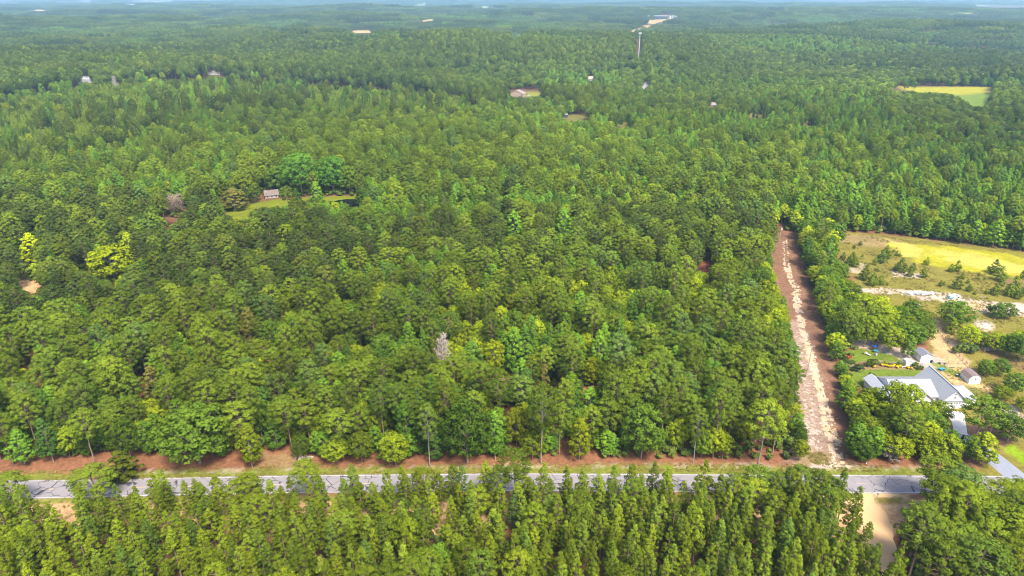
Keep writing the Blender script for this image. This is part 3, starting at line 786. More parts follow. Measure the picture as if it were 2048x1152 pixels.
# ------------------------------------------------------------------ where the photo shows open ground (photo outlines on the ground)
KEEP = [
 [(1552, 476), (1588, 476), (1600, 520), (1610, 560), (1632, 625), (1653, 700), (1668, 770), (1680, 850), (1690, 930), (1622, 934), (1612, 850), (1600, 780), (1606, 740), (1580, 640), (1572, 580), (1548, 530)],
 [(1676, 474), (1770, 478), (1860, 492), (2048, 516), (2200, 540), (2200, 640), (1960, 640), (1862, 600), (1800, 575), (1740, 590), (1712, 560), (1694, 530)],
 [(1870, 630), (2200, 640), (2200, 940), (2005, 890), (1935, 850), (1930, 800), (1868, 735), (1864, 680)],
 [(1708, 700), (1800, 712), (1870, 700), (1900, 780), (1890, 800), (1850, 776), (1790, 775), (1770, 762), (1712, 762)],
 [(460, 440), (468, 418), (494, 412), (496, 434)], [(503, 408), (560, 400), (640, 396), (722, 394), (722, 399), (640, 403), (570, 407.5), (506, 417)],
 [(690, 400), (722, 400), (722, 410), (700, 412)], [(563, 407), (578, 407), (576, 411), (564, 411)],
 [(536, 390), (550, 389), (552, 394), (536, 394)],
 [(34, 562), (73, 562), (72, 580), (38, 580)],
 [(1018, 770), (1042, 768), (1048, 776), (1036, 779)],
 [(1404, 526), (1424, 526), (1428, 542), (1396, 542)],
 [(534, 706), (544, 702), (546, 722), (536, 724)],
 [(1788, 176), (1900, 176), (1975, 182), (1972, 212), (1940, 210), (1930, 196), (1900, 186), (1788, 179)],
 [(1128, 232), (1176, 230), (1180, 240), (1130, 240)], [(1232, 248), (1262, 244), (1262, 252), (1232, 254)],
 [(1018, 180), (1052, 178), (1082, 186), (1082, 190), (1050, 194), (1020, 190)], [(163, 158), (181, 158), (181, 162), (163, 162)], [(418, 143), (446, 143), (446, 148), (418, 148)],
 [(1282, 176), (1296, 162), (1298, 168), (1288, 178)], [(1178, 153), (1188, 153), (1188, 160), (1178, 160)],
 [(1322, 30), (1350, 30), (1350, 40), (1322, 40)], [(1275, 60), (1282, 60), (1280, 108), (1274, 108)],
 [(1204, 170), (1209, 170), (1209, 182), (1204, 182)], [(1560, 448), (1566, 448), (1562, 484), (1557, 484)],
 [(330, 432), (345, 428), (350, 446), (332, 448)], [(1417, 207), (1432, 208), (1432, 214), (1417, 213)],
 [(1130, 870), (1150, 875), (1150, 905), (1132, 905)],
 [(1500, 228), (1530, 230), (1530, 236), (1500, 234)], [(1602, 243), (1632, 245), (1632, 249), (1602, 248)],
] + [p for p, _ in FAR if max(q[0] for q in p) - min(q[0] for q in p) > 8]
NOBASE = [  # ground (photo outlines) on which no tree of the wood stands
 [(-2000, 941), (-200, 940), (0, 938), (400, 936), (540, 930), (620, 928), (1100, 920), (1500, 925), (1640, 927), (1900, 934), (3200, 950), (3200, 1500), (-2000, 1500)],
 [(1532, 462), (1594, 462), (1604, 520), (1624, 580), (1643, 640), (1662, 700), (1677, 760), (1694, 860), (1702, 936), (1618, 936), (1600, 780), (1566, 620), (1530, 530)],
 [(1672, 462), (1780, 468), (2060, 505), (2700, 590), (3600, 700), (3600, 950), (1895, 950), (1905, 925), (1870, 870), (1760, 830), (1720, 790), (1702, 730), (1712, 700), (1700, 670), (1740, 682), (1850, 692), (1850, 660), (1780, 640), (1730, 600), (1690, 530)],
 [(440, 444), (465, 412), (520, 392), (560, 394), (730, 392), (735, 412), (690, 409), (570, 407), (506, 417), (500, 442)],
 [(1010, 768), (1058, 768), (1064, 796), (1018, 798)],
 [(1780, 172), (1990, 174), (1980, 218), (1930, 214)],
 [(1010, 180), (1095, 180), (1095, 196), (1010, 196)],
 [(518, 930), (525, 910), (575, 900), (600, 912), (610, 930)],
]
def blocked(x, y, z, h, wd):
    """does a tree of this size hide (or stand on) ground the photo shows bare?"""
    bad = np.zeros(x.shape, bool)
    bx, by = proj(x, y, z)
    for poly in NOBASE: bad |= inpoly(bx, by, poly)
    samples = [(0, 0), (0, .25), (0, .5), (0, .75), (0, 1.0), (-.36, .5), (.36, .5), (-.36, .8), (.36, .8), (-.2, .95), (.2, .95), (-.48, .65), (.48, .65)]
    for fx, fz in samples:
        qx, qy = proj(x + fx * wd, y, z + fz * h)
        for poly in KEEP: bad |= inpoly(qx, qy, poly)
    return bad

# ------------------------------------------------------------------ trees placed one by one
# kind, base px, base py, top py, width px, leaf material, bark, label, category, name
SPECIAL = [
 ('oak', 605, 390, 303, 80, 'rich', None, 'big billowing bright green tree standing over the pond clearing', 'leafy_tree'),
 ('oak', 668, 388, 312, 66, 'rich', None, 'second big tree behind the pond, on the strip side of the tallest', 'leafy_tree'),
 ('oak', 560, 384, 330, 60, None, None, 'dark oak behind the rusty roofed cabin', 'oak_tree'),
 ('oak', 490, 408, 346, 62, None, None, 'dark oak at the grassy end of the pond clearing', 'oak_tree'),
 ('oak', 700, 388, 330, 46, None, None, 'oak at the dark water end of the pond', 'oak_tree'),
 ('oak', 230, 562, 492, 96, 'yellow', 'bark_pale', 'glowing yellow spreading tree with pale forked limbs in the wood', 'yellow_tree'),
 ('gum', 72, 532, 468, 44, 'yellow', 'bark_pale', 'narrow yellow tree behind the small sandy clearing', 'yellow_tree'),
 ('gum', 268, 540, 468, 40, 'laurel', None, 'light green tree directly behind the glowing yellow tree', 'leafy_tree'),
 ('oak', 400, 926, 814, 150, 'oak', None, 'very broad domed oak overhanging the road bank', 'oak_tree'),
 ('oak', 792, 932, 866, 66, 'laurel', None, 'low round bright green oak at the edge of the road bank', 'oak_tree'),
 ('oak', 935, 926, 800, 104, 'oak', None, 'large many-lobed oak beside the road bank below the brown roof', 'oak_tree'),
 ('oak', 1282, 916, 808, 96, 'oak', None, 'large pale-tipped oak by the road bank nearer the cleared strip', 'oak_tree'),
 ('oak', 1690, 700, 612, 60, 'laurel', None, 'yellow-green oak leaning over the strip near its middle', 'oak_tree'),
 ('tall', 1515, 938, 798, 78, None, 'bark_grey', 'tall roadside pine with a long bare trunk and dead lower limbs', 'tall_pine_tree'),
 ('tall', 1386, 926, 824, 40, None, 'bark_pale', 'thin sparse pine with bare pale branches beside the road', 'tall_pine_tree'),
 ('tall', 860, 934, 816, 44, None, 'bark_pale', 'slim pale-trunked pine standing out on the red bank', 'tall_pine_tree'),
 ('tall', 1082, 926, 770, 60, None, 'bark_grey', 'tall grey-trunked pine on the road bank below the brown roof', 'tall_pine_tree'),
 ('gum', 1158, 920, 838, 52, 'laurel', 'bark_pale', 'airy yellow-green tree alone on the bare red bank', 'leafy_tree'),
 ('gum', 505, 936, 850, 50, 'laurel', None, 'upright yellowish tree beside the very broad domed oak', 'leafy_tree'),
 ('cedar', 250, 958, 904, 74, 'cedar', None, 'dark olive cedar standing alone on the road verge', 'cedar_tree'),
 ('oak', 990, 752, 680, 46, 'lime', None, 'bright yellow-green oak just above the brown roof', 'oak_tree'),
 ('oak', 1186, 772, 716, 48, 'lime', None, 'bright yellow-green round oak on the strip side of the brown roof', 'oak_tree'),
 ('gum', 1125, 486, 418, 40, 'gum', None, 'bright green tree standing up from the dark pines', 'leafy_tree'),
 ('gum', 1028, 486, 424, 44, 'gum', None, 'bright green tree, partner of the one among the dark pines', 'leafy_tree'),
 ('cedar', 1088, 800, 730, 34, 'brown_leaf', None, 'brownish dying conifer beside the brown roof', 'dying_tree'),
 ('gum', 505, 690, 616, 40, 'brown_leaf', None, 'brownish dying tree in the wood between domed oak and pond', 'dying_tree'),
 ('gum', 315, 812, 735, 46, 'brown_leaf', None, 'brownish thin-leaved tree behind the very broad domed oak', 'dying_tree'),
 ('gum', 470, 420, 378, 56, 'brown_leaf', None, 'brownish olive tree beside the grey dead tree', 'dying_tree'),
 ('tall', 1030, 1010, 904, 62, None, None, 'the one big pine that rises across the road from the near stand', 'tall_pine_tree'),
 ('tall', 1000, 1016, 935, 44, None, None, 'smaller pine touching the one that rises across the road', 'tall_pine_tree'),
 ('tall', 200, 1012, 938, 82, None, None, 'round-crowned pine partly hiding the road opposite the dark cedar', 'tall_pine_tree'),
 ('tall', 35, 1020, 958, 62, None, None, 'outermost round-crowned pine at the corner of the near stand by the road', 'tall_pine_tree'),
 ('oak', 50, 1110, 1062, 90, 'laurel', None, 'yellow-tinged broad tree at the far corner of the near stand', 'oak_tree'),
 ('oak', 880, 1170, 1090, 66, 'gum', None, 'round blue-green oak among the slender pines of the near stand', 'oak_tree'),
 ('oak', 820, 1120, 1040, 62, 'laurel', None, 'round yellow-green oak among the slender pines of the near stand', 'oak_tree'),
 ('oak', 1160, 1100, 1008, 66, 'laurel', None, 'round light green tree in the near stand below the broken road', 'oak_tree'),
 ('tall', 1655, 1024, 958, 50, None, None, 'broad pine in the near stand beside the road, first from the dirt lane', 'tall_pine_tree'),
 ('tall', 1628, 1016, 946, 54, None, None, 'broad pine in the near stand beside the road, second from the dirt lane', 'tall_pine_tree'),
 ('tall', 1592, 1012, 938, 56, None, None, 'broad pine in the near stand beside the road, third from the dirt lane', 'tall_pine_tree'),
 ('tall', 1548, 1014, 944, 52, None, None, 'broad pine in the near stand beside the road, fourth from the dirt lane', 'tall_pine_tree'),
 ('tall', 1505, 1012, 936, 58, None, None, 'broad pine in the near stand beside the road, fifth from the dirt lane', 'tall_pine_tree'),
 ('tall', 1466, 1016, 952, 48, None, None, 'broad pine in the near stand beside the road, sixth from the dirt lane', 'tall_pine_tree'),
 ('tall', 1672, 1052, 985, 54, None, None, 'broad pine behind the first roadside one of the near stand', 'tall_pine_tree'),
 ('tall', 1640, 1056, 982, 52, None, None, 'broad pine behind the second roadside one of the near stand', 'tall_pine_tree'),
 ('slender', 1772, 1212, 1084, 60, None, None, 'pine closing the view down the dirt lane at its shaded end', 'slender_pine_tree'),
 ('tall', 1812, 1170, 1012, 88, None, None, 'first big round-crowned pine overhanging the dirt lane', 'tall_pine_tree'),
]
# yard and field east of the strip: kind, px, base py, height m, width m, leaf, label
YARD = [
 ('oak', 1790, 652, 9, 8, None, 'dark oak in front of the scrap pile, on the strip side'), ('oak', 1815, 650, 11, 9, None, 'tallest dark oak in front of the scrap pile'),
 ('oak', 1844, 657, 8, 7.5, None, 'smallest dark oak in front of the scrap pile, on the field side'), ('oak', 1903, 655, 11.5, 13.5, None, 'broad dark oak beside the field fence corner'),
 ('young', 1902, 668, 6.5, 5, 'slender', 'small pine leaning on the broad dark oak by the fence'), ('oak', 1933, 694, 9, 9.5, 'laurel', 'round light green oak below the wooden utility pole'),
 ('gum', 1962, 694, 6, 5, 'oak', 'thin dark small tree beside the round light green oak'), ('shrub', 1924, 706, 3.6, 4.6, None, 'middle-sized bush beside the field fence'),
 ('shrub', 1943, 706, 4, 5, None, 'largest bush beside the field fence'), ('shrub', 1910, 706, 2.6, 3.2, None, 'smallest bush beside the field fence'),
 ('oak', 1988, 704, 8, 8, 'laurel', 'light green oak at the near side of the lower field, first of the row'), ('oak', 2012, 712, 9, 8.5, None, 'oak in the row along the lower field, second of the row'),
 ('oak', 2040, 722, 11, 10, None, 'tallest oak in the row along the lower field'), ('oak', 2036, 700, 8, 8, 'laurel', 'oak standing behind the row along the lower field'),
 ('gum', 1993, 637, 7, 5.5, 'oak', 'dark shrubby tree between utility pole and bare sandy patch'), ('oak', 2010, 637, 7, 7.5, None, 'dark spreading tree on the bare sandy patch'),
 ('shrub', 1977, 628, 4.5, 4, None, 'shrub beside the foot of the dark spreading tree'),
 ('oak', 1969, 751, 6, 6.5, None, 'small oak directly behind the barn-shaped shed'), ('oak', 1998, 751, 6.6, 6.5, None, 'small oak behind the barn-shaped shed, farther from it'),
 ('oak', 2022, 789, 8, 7.5, None, 'dark oak above the sandy lane beside the yard'), ('oak', 2004, 799, 5, 6, 'laurel', 'low light green tree at the head of the sandy lane'),
 ('oak', 2042, 822, 5, 5, 'laurel', 'low tree on the outer side of the sandy lane'),
 ('tall', 1947, 888, 15.5, 11, None, 'tall round-crowned pine beside the driveway'), ('tall', 1975, 880, 13, 9, None, 'pine between the driveway and the sandy lane'),
 ('oak', 2014, 882, 9, 10, None, 'oak on the mulch bed beside the bright lawn'), ('gum', 1959, 927, 10, 8.5, 'laurel', 'sparse tree with a pale trunk beside the driveway bend'),
 ('oak', 1938, 922, 8.5, 7, None, 'dense dark tree between wood and driveway bend'),
 ('oak', 1703, 676, 12, 9, 'laurel', 'oak at the strip end of the play lawn'), ('oak', 1728, 694, 13, 8, 'laurel', 'pale-trunked oak standing over the play lawn'),
 ('oak', 1752, 691, 13, 9, 'laurel', 'fork-trunked oak standing over the play lawn'), ('oak', 1778, 704, 10.5, 9.5, 'laurel', 'leaning pale-stemmed oak over the play lawn'),
 ('oak', 1800, 690, 11, 9.5, None, 'oak behind the leaning pale-stemmed one'), ('oak', 1824, 695, 10, 9, None, 'oak behind the flat-roofed shed'),
 ('oak', 1842, 688, 10, 9, None, 'oak of the group behind the sheds standing next to the fence'), ('gum', 1813, 716, 9, 5.5, 'oak', 'narrow dark tree touching the white shed with the grey roof'),
 ('oak', 1768, 668, 12, 10, 'laurel', 'second-line oak behind the fork-trunked oak'), ('oak', 1736, 664, 12, 10, 'laurel', 'second-line oak behind the pale-trunked oak'),
 ('oak', 1798, 664, 11, 10, None, 'second-line oak behind the leaning one'), ('oak', 1826, 668, 10, 9, None, 'second-line oak behind the sheds'),
 ('oak', 1722, 640, 12, 10, 'laurel', 'oak between the strip and the group over the play lawn'), ('oak', 1755, 642, 11, 9, 'laurel', 'third-line oak behind the play lawn'),
 ('shrub', 1716, 744, 3, 4, None, 'light shrub at the strip end of the flower border'), ('shrub', 1745, 734, 3, 4.4, None, 'grey-green shrub at the head of the flower border'),
 ('shrub', 1697, 735, 3.4, 4, None, 'shrub beside the red-leaved bush'), ('shrub', 1742, 758, 2.4, 2.6, 'oak', 'small dark shrub on the lawn beside the white house'),
 ('shrub', 1837, 738, 1.6, 3.4, None, 'low shrub beside the garden gate'), ('oak', 1806, 846, 13.5, 9.5, 'laurel', 'oak right in front of the white house porch'), ('oak', 1778, 842, 14, 10, 'laurel', 'oak hiding the strip-side end of the white house'),
 ('oak', 1872, 848, 8, 8, 'laurel', 'oak right in front of the garage'), ('oak', 1845, 852, 8, 8, 'laurel', 'oak in front of the middle of the white house'),
]
SAP = [(1720, 491, 2.5), (1708, 497, 2), (1685, 520, 4), (1702, 532, 7), (1694, 533, 5), (1709, 534, 5), (1771, 516, 6.5), (1763, 526, 6), (1749, 530, 4), (1787, 504, 1.5), (1793, 512, 2.5), (1799, 513, 2),
       (1800, 545, 7.2), (1790, 541, 3), (1819, 553, 4), (1825, 542, 4), (1846, 555, 5), (1852, 530, 4), (1901, 544, 4), (1913, 543, 5.5), (1924, 558, 3), (1957, 552, 1.8), (1955, 559, 1.5), (1969, 559, 1.4),
       (1987, 548, 7), (1978, 541, 2), (2000, 562, 7), (1913, 578, 6), (1935, 567, 2.5), (1880, 573, 3), (1887, 571, 2), (1937, 583, 3.5), (2045, 556, 4), (2003, 572, 4), (1728, 560, 6.5), (1745, 572, 6.5),
       (1761, 570, 5), (1754, 543, 2.5), (1725, 514, 1.6), (1698, 488, 1.3), (1971, 588, 2), (1949, 589, 1.7), (1736, 533, 1.5), (1731, 528, 1.2), (1774, 571, 1.6), (1990, 590, 5), (2026, 588, 8), (2016, 592, 6), (2044, 592, 5), (2034, 598, 4)]

ORD = ['zeroth', 'first', 'second', 'third', 'fourth', 'fifth', 'sixth', 'seventh', 'eighth', 'ninth', 'tenth', 'eleventh', 'twelfth', 'thirteenth', 'fourteenth', 'fifteenth', 'sixteenth', 'seventeenth', 'eighteenth', 'nineteenth']
TENS = ['', '', 'twent', 'thirt', 'fort', 'fift', 'sixt', 'sevent', 'eight', 'ninet']
def ordinal(n):
    if n < 20: return ORD[n]
    if n >= 100: return 'hundredth' if n == 100 else 'hundred-and-' + ordinal(n - 100)
    return TENS[n // 10] + ('ieth' if n % 10 == 0 else 'y-' + ORD[n % 10])

def plant(name, kind, loc, h, wd, rz, label, cat, group, leafm=None, barkm=None, var=None, wood=True):
    v = var if var is not None else random.randrange(5)
    tm, cm = parts(kind, v, leafm, barkm)
    H, Wd = NOM[kind]
    e = empty(name, loc, rz); e.scale = (wd / Wd, wd / Wd, h / H)
    tag(e, label, cat, group)
    link('trunk' if wood else 'stem', tm, e); link('crown' if wood else 'foliage', cm, e)
    return e

taken = []; CLEAR = []
for kind, px, by, ty, wpx, lm, bk, lab, name in SPECIAL:
    b = P(px, by); h = height_at(b, ty)
    depth = b[1] * cp + (CAM_H - h * .6) * sp
    wd = wpx * depth / FPX
    taken.append((b[0], b[1], wd * .40))
    CLEAR.append((px + (px - 1024) * (by - ty) * .0004, ty + (by - ty) * (.46 if lm == 'yellow' else .40), wpx * (.56 if lm == 'yellow' else .42), (by - ty) * (.48 if lm == 'yellow' else .40), b[1]))
    plant(name, kind, b, h / (.98 if kind != 'tall' else .99), wd, random.uniform(0, 6.28), lab, 'tree', 'trees that stand out from the wood', lm, bk)
for i, (kind, px, by, h, wd, lm, lab) in enumerate(YARD):
    b = P(px, by)
    nm = {'shrub': 'shrub', 'gum': 'leafy_tree', 'tall': 'tall_pine_tree', 'young': 'pine_sapling'}.get(kind, 'oak_tree')
    taken.append((b[0], b[1], wd * .36))
    plant(nm, kind, b, h, wd, random.uniform(0, 6.28), lab, 'shrub' if kind == 'shrub' else 'tree', 'trees and shrubs around the white house and field', lm,
          'bark_pale' if 'pale' in lab or 'fork' in lab else None, wood=kind != 'shrub')
order = sorted(range(len(SAP)), key=lambda i: (SAP[i][0]))
sizes = {}
for rk, i in enumerate(order):
    px, by, h = SAP[i]; b = P(px, by)
    sz = 'tiny' if h < 2 else 'small' if h < 3.6 else 'bushy' if h < 5.6 else 'well-grown'
    sizes[sz] = sizes.get(sz, 0) + 1
    plant('pine_sapling', 'sapling', b, h, h * random.uniform(.72, .95) + .3, random.uniform(0, 6.28),
          f'{sz} young pine in the dry field, {ordinal(sizes[sz])} {sz} one counted from the strip side', 'sapling', 'young pines scattered over the dry field', random.choice([None, 'young', None]))

CLEAR += [(889, 694, 19, 27, 203), (352, 408, 25, 20, 400), (1778, 906, 20, 14, 158)]
# ------------------------------------------------------------------ the near stand of slender pines, planted in rows along the road
def near_stand():
    r = random.Random(5); pts = []
    road_y = lambda x: float(np.interp(x, [p[0] for p in ROAD_C], [p[1] for p in ROAD_C]))
    for row in range(11):
        x = -124 - (row % 2) * 2.2
        while x < 96:
            X = x + r.uniform(-1.5, 1.5); Y = road_y(X) - 8.8 - row * 4.4 + r.uniform(-1.5, 1.5)
            h = 11.2 + min(3, row * .4) + r.uniform(-1.8, 2.2) + (2.0 if X > 30 else 0) * (vnoise(X, Y, 9, 3) > .4)
            if X < -92: h += 1
            if row == 0 and r.random() < .25: x += 4.7; continue
            x += 4.2 * r.uniform(.78, 1.2)
            bx, by = proj(X, Y, 0.0)
            tx, ty = proj(X, Y, h)
            lx = 1690 + (by - 986) * .05 + max(0, (by - 1010)) * .38
            if bx > lx - 6 or tx > lx + 8: continue
            if ty > 1165 or tx < -40 or (45 < tx < 128 and ty < 1003): continue
            if any(math.hypot(X - a, Y - b_) < c * .8 for a, b_, c in taken): continue
            pts.append((row, X, Y, h))
    pts.sort(key=lambda q: -q[2])
    vis = [q for q in pts if 0 < proj(q[1], q[2], q[3] * .8)[0] < 2048]
    sel = sorted(vis, key=lambda q: q[0] > 0)[:60] + []
    rest = [q for q in vis if q not in sel]; r.shuffle(rest)
    sel += sorted(rest, key=lambda q: abs(q[1] * .2) - q[0] * 0)[:285 - len(sel)]
    rest = [q for q in pts if q not in sel]; pts = sel
    print('near stand', len(sel), len(rest))
    global STAND_REST
    STAND_REST = [(q[1], q[2], q[3], r.uniform(4.2, 6.0), r.uniform(0, 6.28), r.randrange(5)) for q in rest]
    cnt = {}
    for row, X, Y, h in sorted(pts, key=lambda q: (q[0], -q[1])):
        cnt[row] = cnt.get(row, 0) + 1
        rd = r.random() < .09
        plant('tall_pine_tree' if rd else 'slender_pine_tree', 'tall' if rd else 'slender', (X, Y, 0), h * (.96 if rd else 1), r.uniform(5.6, 7.2) if rd else r.uniform(4.2, 5.9), r.uniform(0, 6.28),
              f'{"rounded" if rd else "slender"} pine of the near stand, {ordinal(row + 1)} row from the road, {ordinal(cnt[row])} from the dirt lane', 'pine tree', 'slender pines of the near stand',
              var=r.randrange(6), leafm='slender' if rd else r.choice([None, None, None, 'tall', 'young']), barkm=None)
    # pines and leafy trees right of the dirt lane
    cnt2 = {}
    for row in range(7):
        x = 84.5 + (row % 2) * 2.5
        while x < 152:
            X = x + r.uniform(-1.5, 1.5); Y = road_y(X) - 8.8 - row * 5.0 + r.uniform(-1.6, 1.6); x += 5.5
            h = r.uniform(13.5, 17) if row < 3 else r.uniform(15, 19)
            bx, by = proj(X, Y, 0.0)
            if proj(X, Y, h)[0] > 1960 and row < 3: h = 11.5
            tx, ty = proj(X, Y, h)
            if bx < 1794 + max(0, (by - 1010)) * .10 or (tx < 1822 and ty < 1005) or tx < 1792 or (tx < 1885 and ty < 978) or (tx > 1975 and ty < 960): continue
            cnt2[row] = cnt2.get(row, 0) + 1
            k = 'tall' if r.random() < .62 else 'slender'
            wd = r.uniform(8.5, 11) if k == 'tall' else r.uniform(6.5, 8)
            plant('tall_pine_tree' if k == 'tall' else 'slender_pine_tree', k, (X, Y, 0), h, wd, r.uniform(0, 6.28),
                  f'{"round-crowned" if k == "tall" else "pointed"} pine beyond the dirt lane, {ordinal(row + 1)} row from the road, {ordinal(cnt2[row])} from the lane', 'pine tree', 'pines beyond the dirt lane', leafm=r.choice(['tall', 'slender']) if k == 'tall' else None, var=r.randrange(5))
near_stand()

# ------------------------------------------------------------------ the wood behind the road
def scatter():
    """candidate tree positions: x, y, kind, height, width"""
    out = []
    rg = np.random.default_rng(11)
    rings = [(150, 520, 5.1), (520, 1050, 6.0), (1050, 2100, 7.2)]
    for r0, r1, s in rings:
        nx = int(2 * r1 * .86 / s); ny = int((r1 - 100) / (s * .87)) + 2
        ii, jj = np.meshgrid(np.arange(nx), np.arange(ny))
        x = (ii - nx / 2 + (jj % 2) * .5) * s; y = 100 + jj * s * .87
        x = x + rg.uniform(-.42, .42, x.shape) * s; y = y + rg.uniform(-.42, .42, y.shape) * s
        x = x.ravel(); y = y.ravel(); r = np.hypot(x, y)
        k = (r >= r0) & (r < r1); x = x[k]; y = y[k]
        z = terrain(x, y); px, py = proj(x, y, z)
        k = (px > -330) & (px < 2380) & (y > 150)
        out.append(np.stack([x[k], y[k], z[k], px[k], py[k]]))
    A = np.concatenate(out, 1); x, y, z, px, py = A
    n = len(x)
    KN = ['tall', 'oak', 'laurel', 'gum', 'young']
    W = np.zeros((n, 5))
    nn = vnoise(x, y, 90, 1); n2 = vnoise(x, y, 150, 2); n3 = vnoise(x, y, 45, 4)
    W[:, 0] = .50 + 1.5 * (nn - .5); W[:, 1] = .25 + .9 * (n2 - .5); W[:, 2] = .12 + .3 * (n3 - .5); W[:, 3] = .18 + .7 * (.5 - n2) * (n3 > .4)
    st = vnoise(x + 60 * vnoise(x, y, 60, 12), y, 250, 14); far_ = np.hypot(x, y) > 640
    sid = np.select([st < .34, st < .50, st < .66], [0, 1, 2], 3)
    for q_, ww_ in enumerate([(.93, .03, .0, .04, 0), (.20, .42, .06, .32, 0), (.72, .10, .03, .15, 0), (.10, .22, .08, .60, 0)]):
        kk_ = far_ & (sid == q_); W[kk_] = W[kk_] * .12 + np.array(ww_) * .88
    sth = np.where(far_, np.select([sid == 0, sid == 1, sid == 2], [1.22, .92, .74], 1.0), 1.0)
    def setw(poly, w_, mixv=.8):
        k = inpoly(px, py, poly)
        W[k] = W[k] * (1 - mixv) + np.array(w_) * mixv
        return k
    setw([(-400, 440), (600, 430), (760, 560), (560, 700), (-400, 700)], (.62, .30, .03, .05, 0))
    setw([(-400, 268), (160, 262), (260, 236), (470, 236), (480, 266), (330, 278), (160, 316), (-400, 326)], (.10, .72, .08, .10, 0), .95)
    setw([(500, 480), (1560, 440), (1560, 556), (950, 580), (620, 560)], (.82, .10, .05, .03, 0))
    setw([(640, 425), (760, 400), (900, 408), (1010, 440), (940, 480), (780, 500), (740, 560), (660, 530)], (.12, .15, .05, .68, 0))
    setw([(880, 590), (1300, 566), (1590, 548), (1610, 660), (1500, 730), (1150, 720), (930, 680)], (.22, .08, .66, .04, 0), .9)
    setw([(330, 620), (900, 600), (1000, 740), (420, 780)], (.40, .15, .40, .05, 0))
    setw([(1250, 720), (1640, 700), (1640, 940), (1250, 900)], (.74, .16, .04, .06, 0))
    setw([(-300, 800), (1260, 760), (1260, 940), (-300, 945)], (.44, .26, .10, .20, 0))
    setw([(1592, 462), (1690, 462), (1730, 600), (1850, 650), (1850, 692), (1700, 690), (1640, 640)], (.12, .38, .45, .05, 0), .95)
    setw([(1640, 640), (1720, 660), (1720, 790), (1900, 870), (1905, 935), (1700, 935)], (.14, .36, .42, .08, 0), .95)
    setw([(980, 240), (1400, 250), (1700, 240), (2100, 290), (2500, 300), (2500, 430), (1600, 420), (1100, 330)], (.12, .26, .06, .56, 0))
    setw([(1600, 420), (2500, 430), (2500, 620), (2048, 510), (1780, 474), (1600, 462)], (.05, .58, .07, .30, 0))
    setw([(700, 300), (1600, 340), (1600, 440), (1000, 430), (700, 400)], (.46, .26, .08, .20, 0))
    setw([(1350, 120), (2500, 120), (2500, 172), (1350, 172)], (.92, .05, .0, .03, 0))
    setw([(-400, 60), (900, 90), (1300, 130), (1300, 160), (0, 165), (-400, 170)], (.70, .18, .04, .08, 0), .6)
    ky = setw([(-400, 222), (0, 212), (180, 176), (430, 162), (640, 176), (790, 188), (930, 200), (960, 232), (700, 246), (560, 222), (450, 232), (330, 248), (200, 304), (0, 336), (-400, 350)], (.03, .02, .0, .02, .93), 1.0)
    ky2 = setw([(-400, 350), (150, 345), (420, 310), (520, 350), (300, 400), (-400, 420)], (.2, .1, .0, .1, .6), .9)
    W = np.clip(W, .001, None); W /= W.sum(1)[:, None]
    u = rg.random(n)[:, None]
    kid = (u > np.cumsum(W, 1)).sum(1).clip(0, 4)
    ug = rg.random(n); dk = np.zeros(n)
    for poly, pr_ in (([(-400, 430), (620, 430), (760, 520), (700, 640), (350, 690), (-400, 670)], .6), ([(600, 470), (1540, 440), (1540, 545), (950, 565), (700, 560)], .4), ([(1350, 120), (2500, 120), (2500, 172), (1350, 172)], .85), ([(-400, 60), (900, 90), (1300, 130), (1300, 160), (0, 165), (-400, 170)], .8)):
        dk = np.maximum(dk, inpoly(px, py, poly) * pr_)
    dk = np.maximum(dk, (far_ & (sid == 0)) * .85); dk = np.maximum(dk, far_ * .35)
    kid = np.where((kid == 0) & (ug < dk), 5, kid)
    hh = np.array([18.5, 13.0, 10.0, 15.0, 7.5, 18.5])[kid] * rg.uniform(.72, 1.22, n)
    ww = np.array([7.3, 9.2, 7.4, 7.0, 4.6, 7.5])[kid] * rg.uniform(.82, 1.20, n)
    p2 = inpoly(px, py, [(-400, 330), (140, 318), (330, 272), (470, 270), (600, 300), (520, 345), (330, 372), (0, 412), (-400, 440)]); W2 = rg.random(n); kid = np.where(p2 & (W2 < .7), 4, kid)
    tb = inpoly(px, py, [(-400, 130), (0, 125), (430, 125), (900, 150), (930, 195), (790, 186), (640, 174), (430, 160), (180, 174), (0, 210), (-400, 222)]) & (kid != 4); kid = np.where(tb & (W2 < .85), 5, kid); hh = np.where(tb, 23.0 * rg.uniform(.85, 1.15, n), hh); ww = np.where(tb, 8.0, ww)
    hh = hh * sth
    far = np.hypot(x, y) > 1050
    ww = np.where(far, ww * 1.15, ww)
    strip = (np.hypot(x, y) < 420) & (px > 1590) & (py > 462); hh = np.where(strip, hh * .86, hh)
    bad = blocked(x, y, z, hh, ww)
    # a shorter tree may fit where a tall one would hide open ground
    h2 = hh * .55; w2 = ww * .75
    bad2 = blocked(x, y, z, h2, w2) | (kid == 0) | (kid == 5)
    use2 = bad & ~bad2
    hh = np.where(use2, h2, hh); ww = np.where(use2, w2, ww); bad = bad & bad2
    for a, b_, c in taken: bad |= np.hypot(x - a, y - b_) < c + 1.5
    for cx_, cy_, rx_, ry_, yy_ in CLEAR:
        for fx, fz in ((0, 1.0), (0, .8), (-.35, .8), (.35, .8), (-.4, .6), (.4, .6), (0, .5), (-.2, .97), (.2, .97)):
            qx, qy = proj(x + fx * ww, y, z + fz * hh)
            bad |= (y < yy_ + 2) & (((qx - cx_) / rx_) ** 2 + ((qy - cy_) / ry_) ** 2 < .8)
    # thin out: natural gaps, and wide trees need room
    gap = (vnoise(x, y, 24, 9) < .06) & (np.hypot(x, y) < 900) & (kid != 4)
    bad |= gap
    bad |= (rg.random(n) < np.array([.05, .26, .08, .05, 0, .05])[kid])
    extra_young = None
    k = ~bad
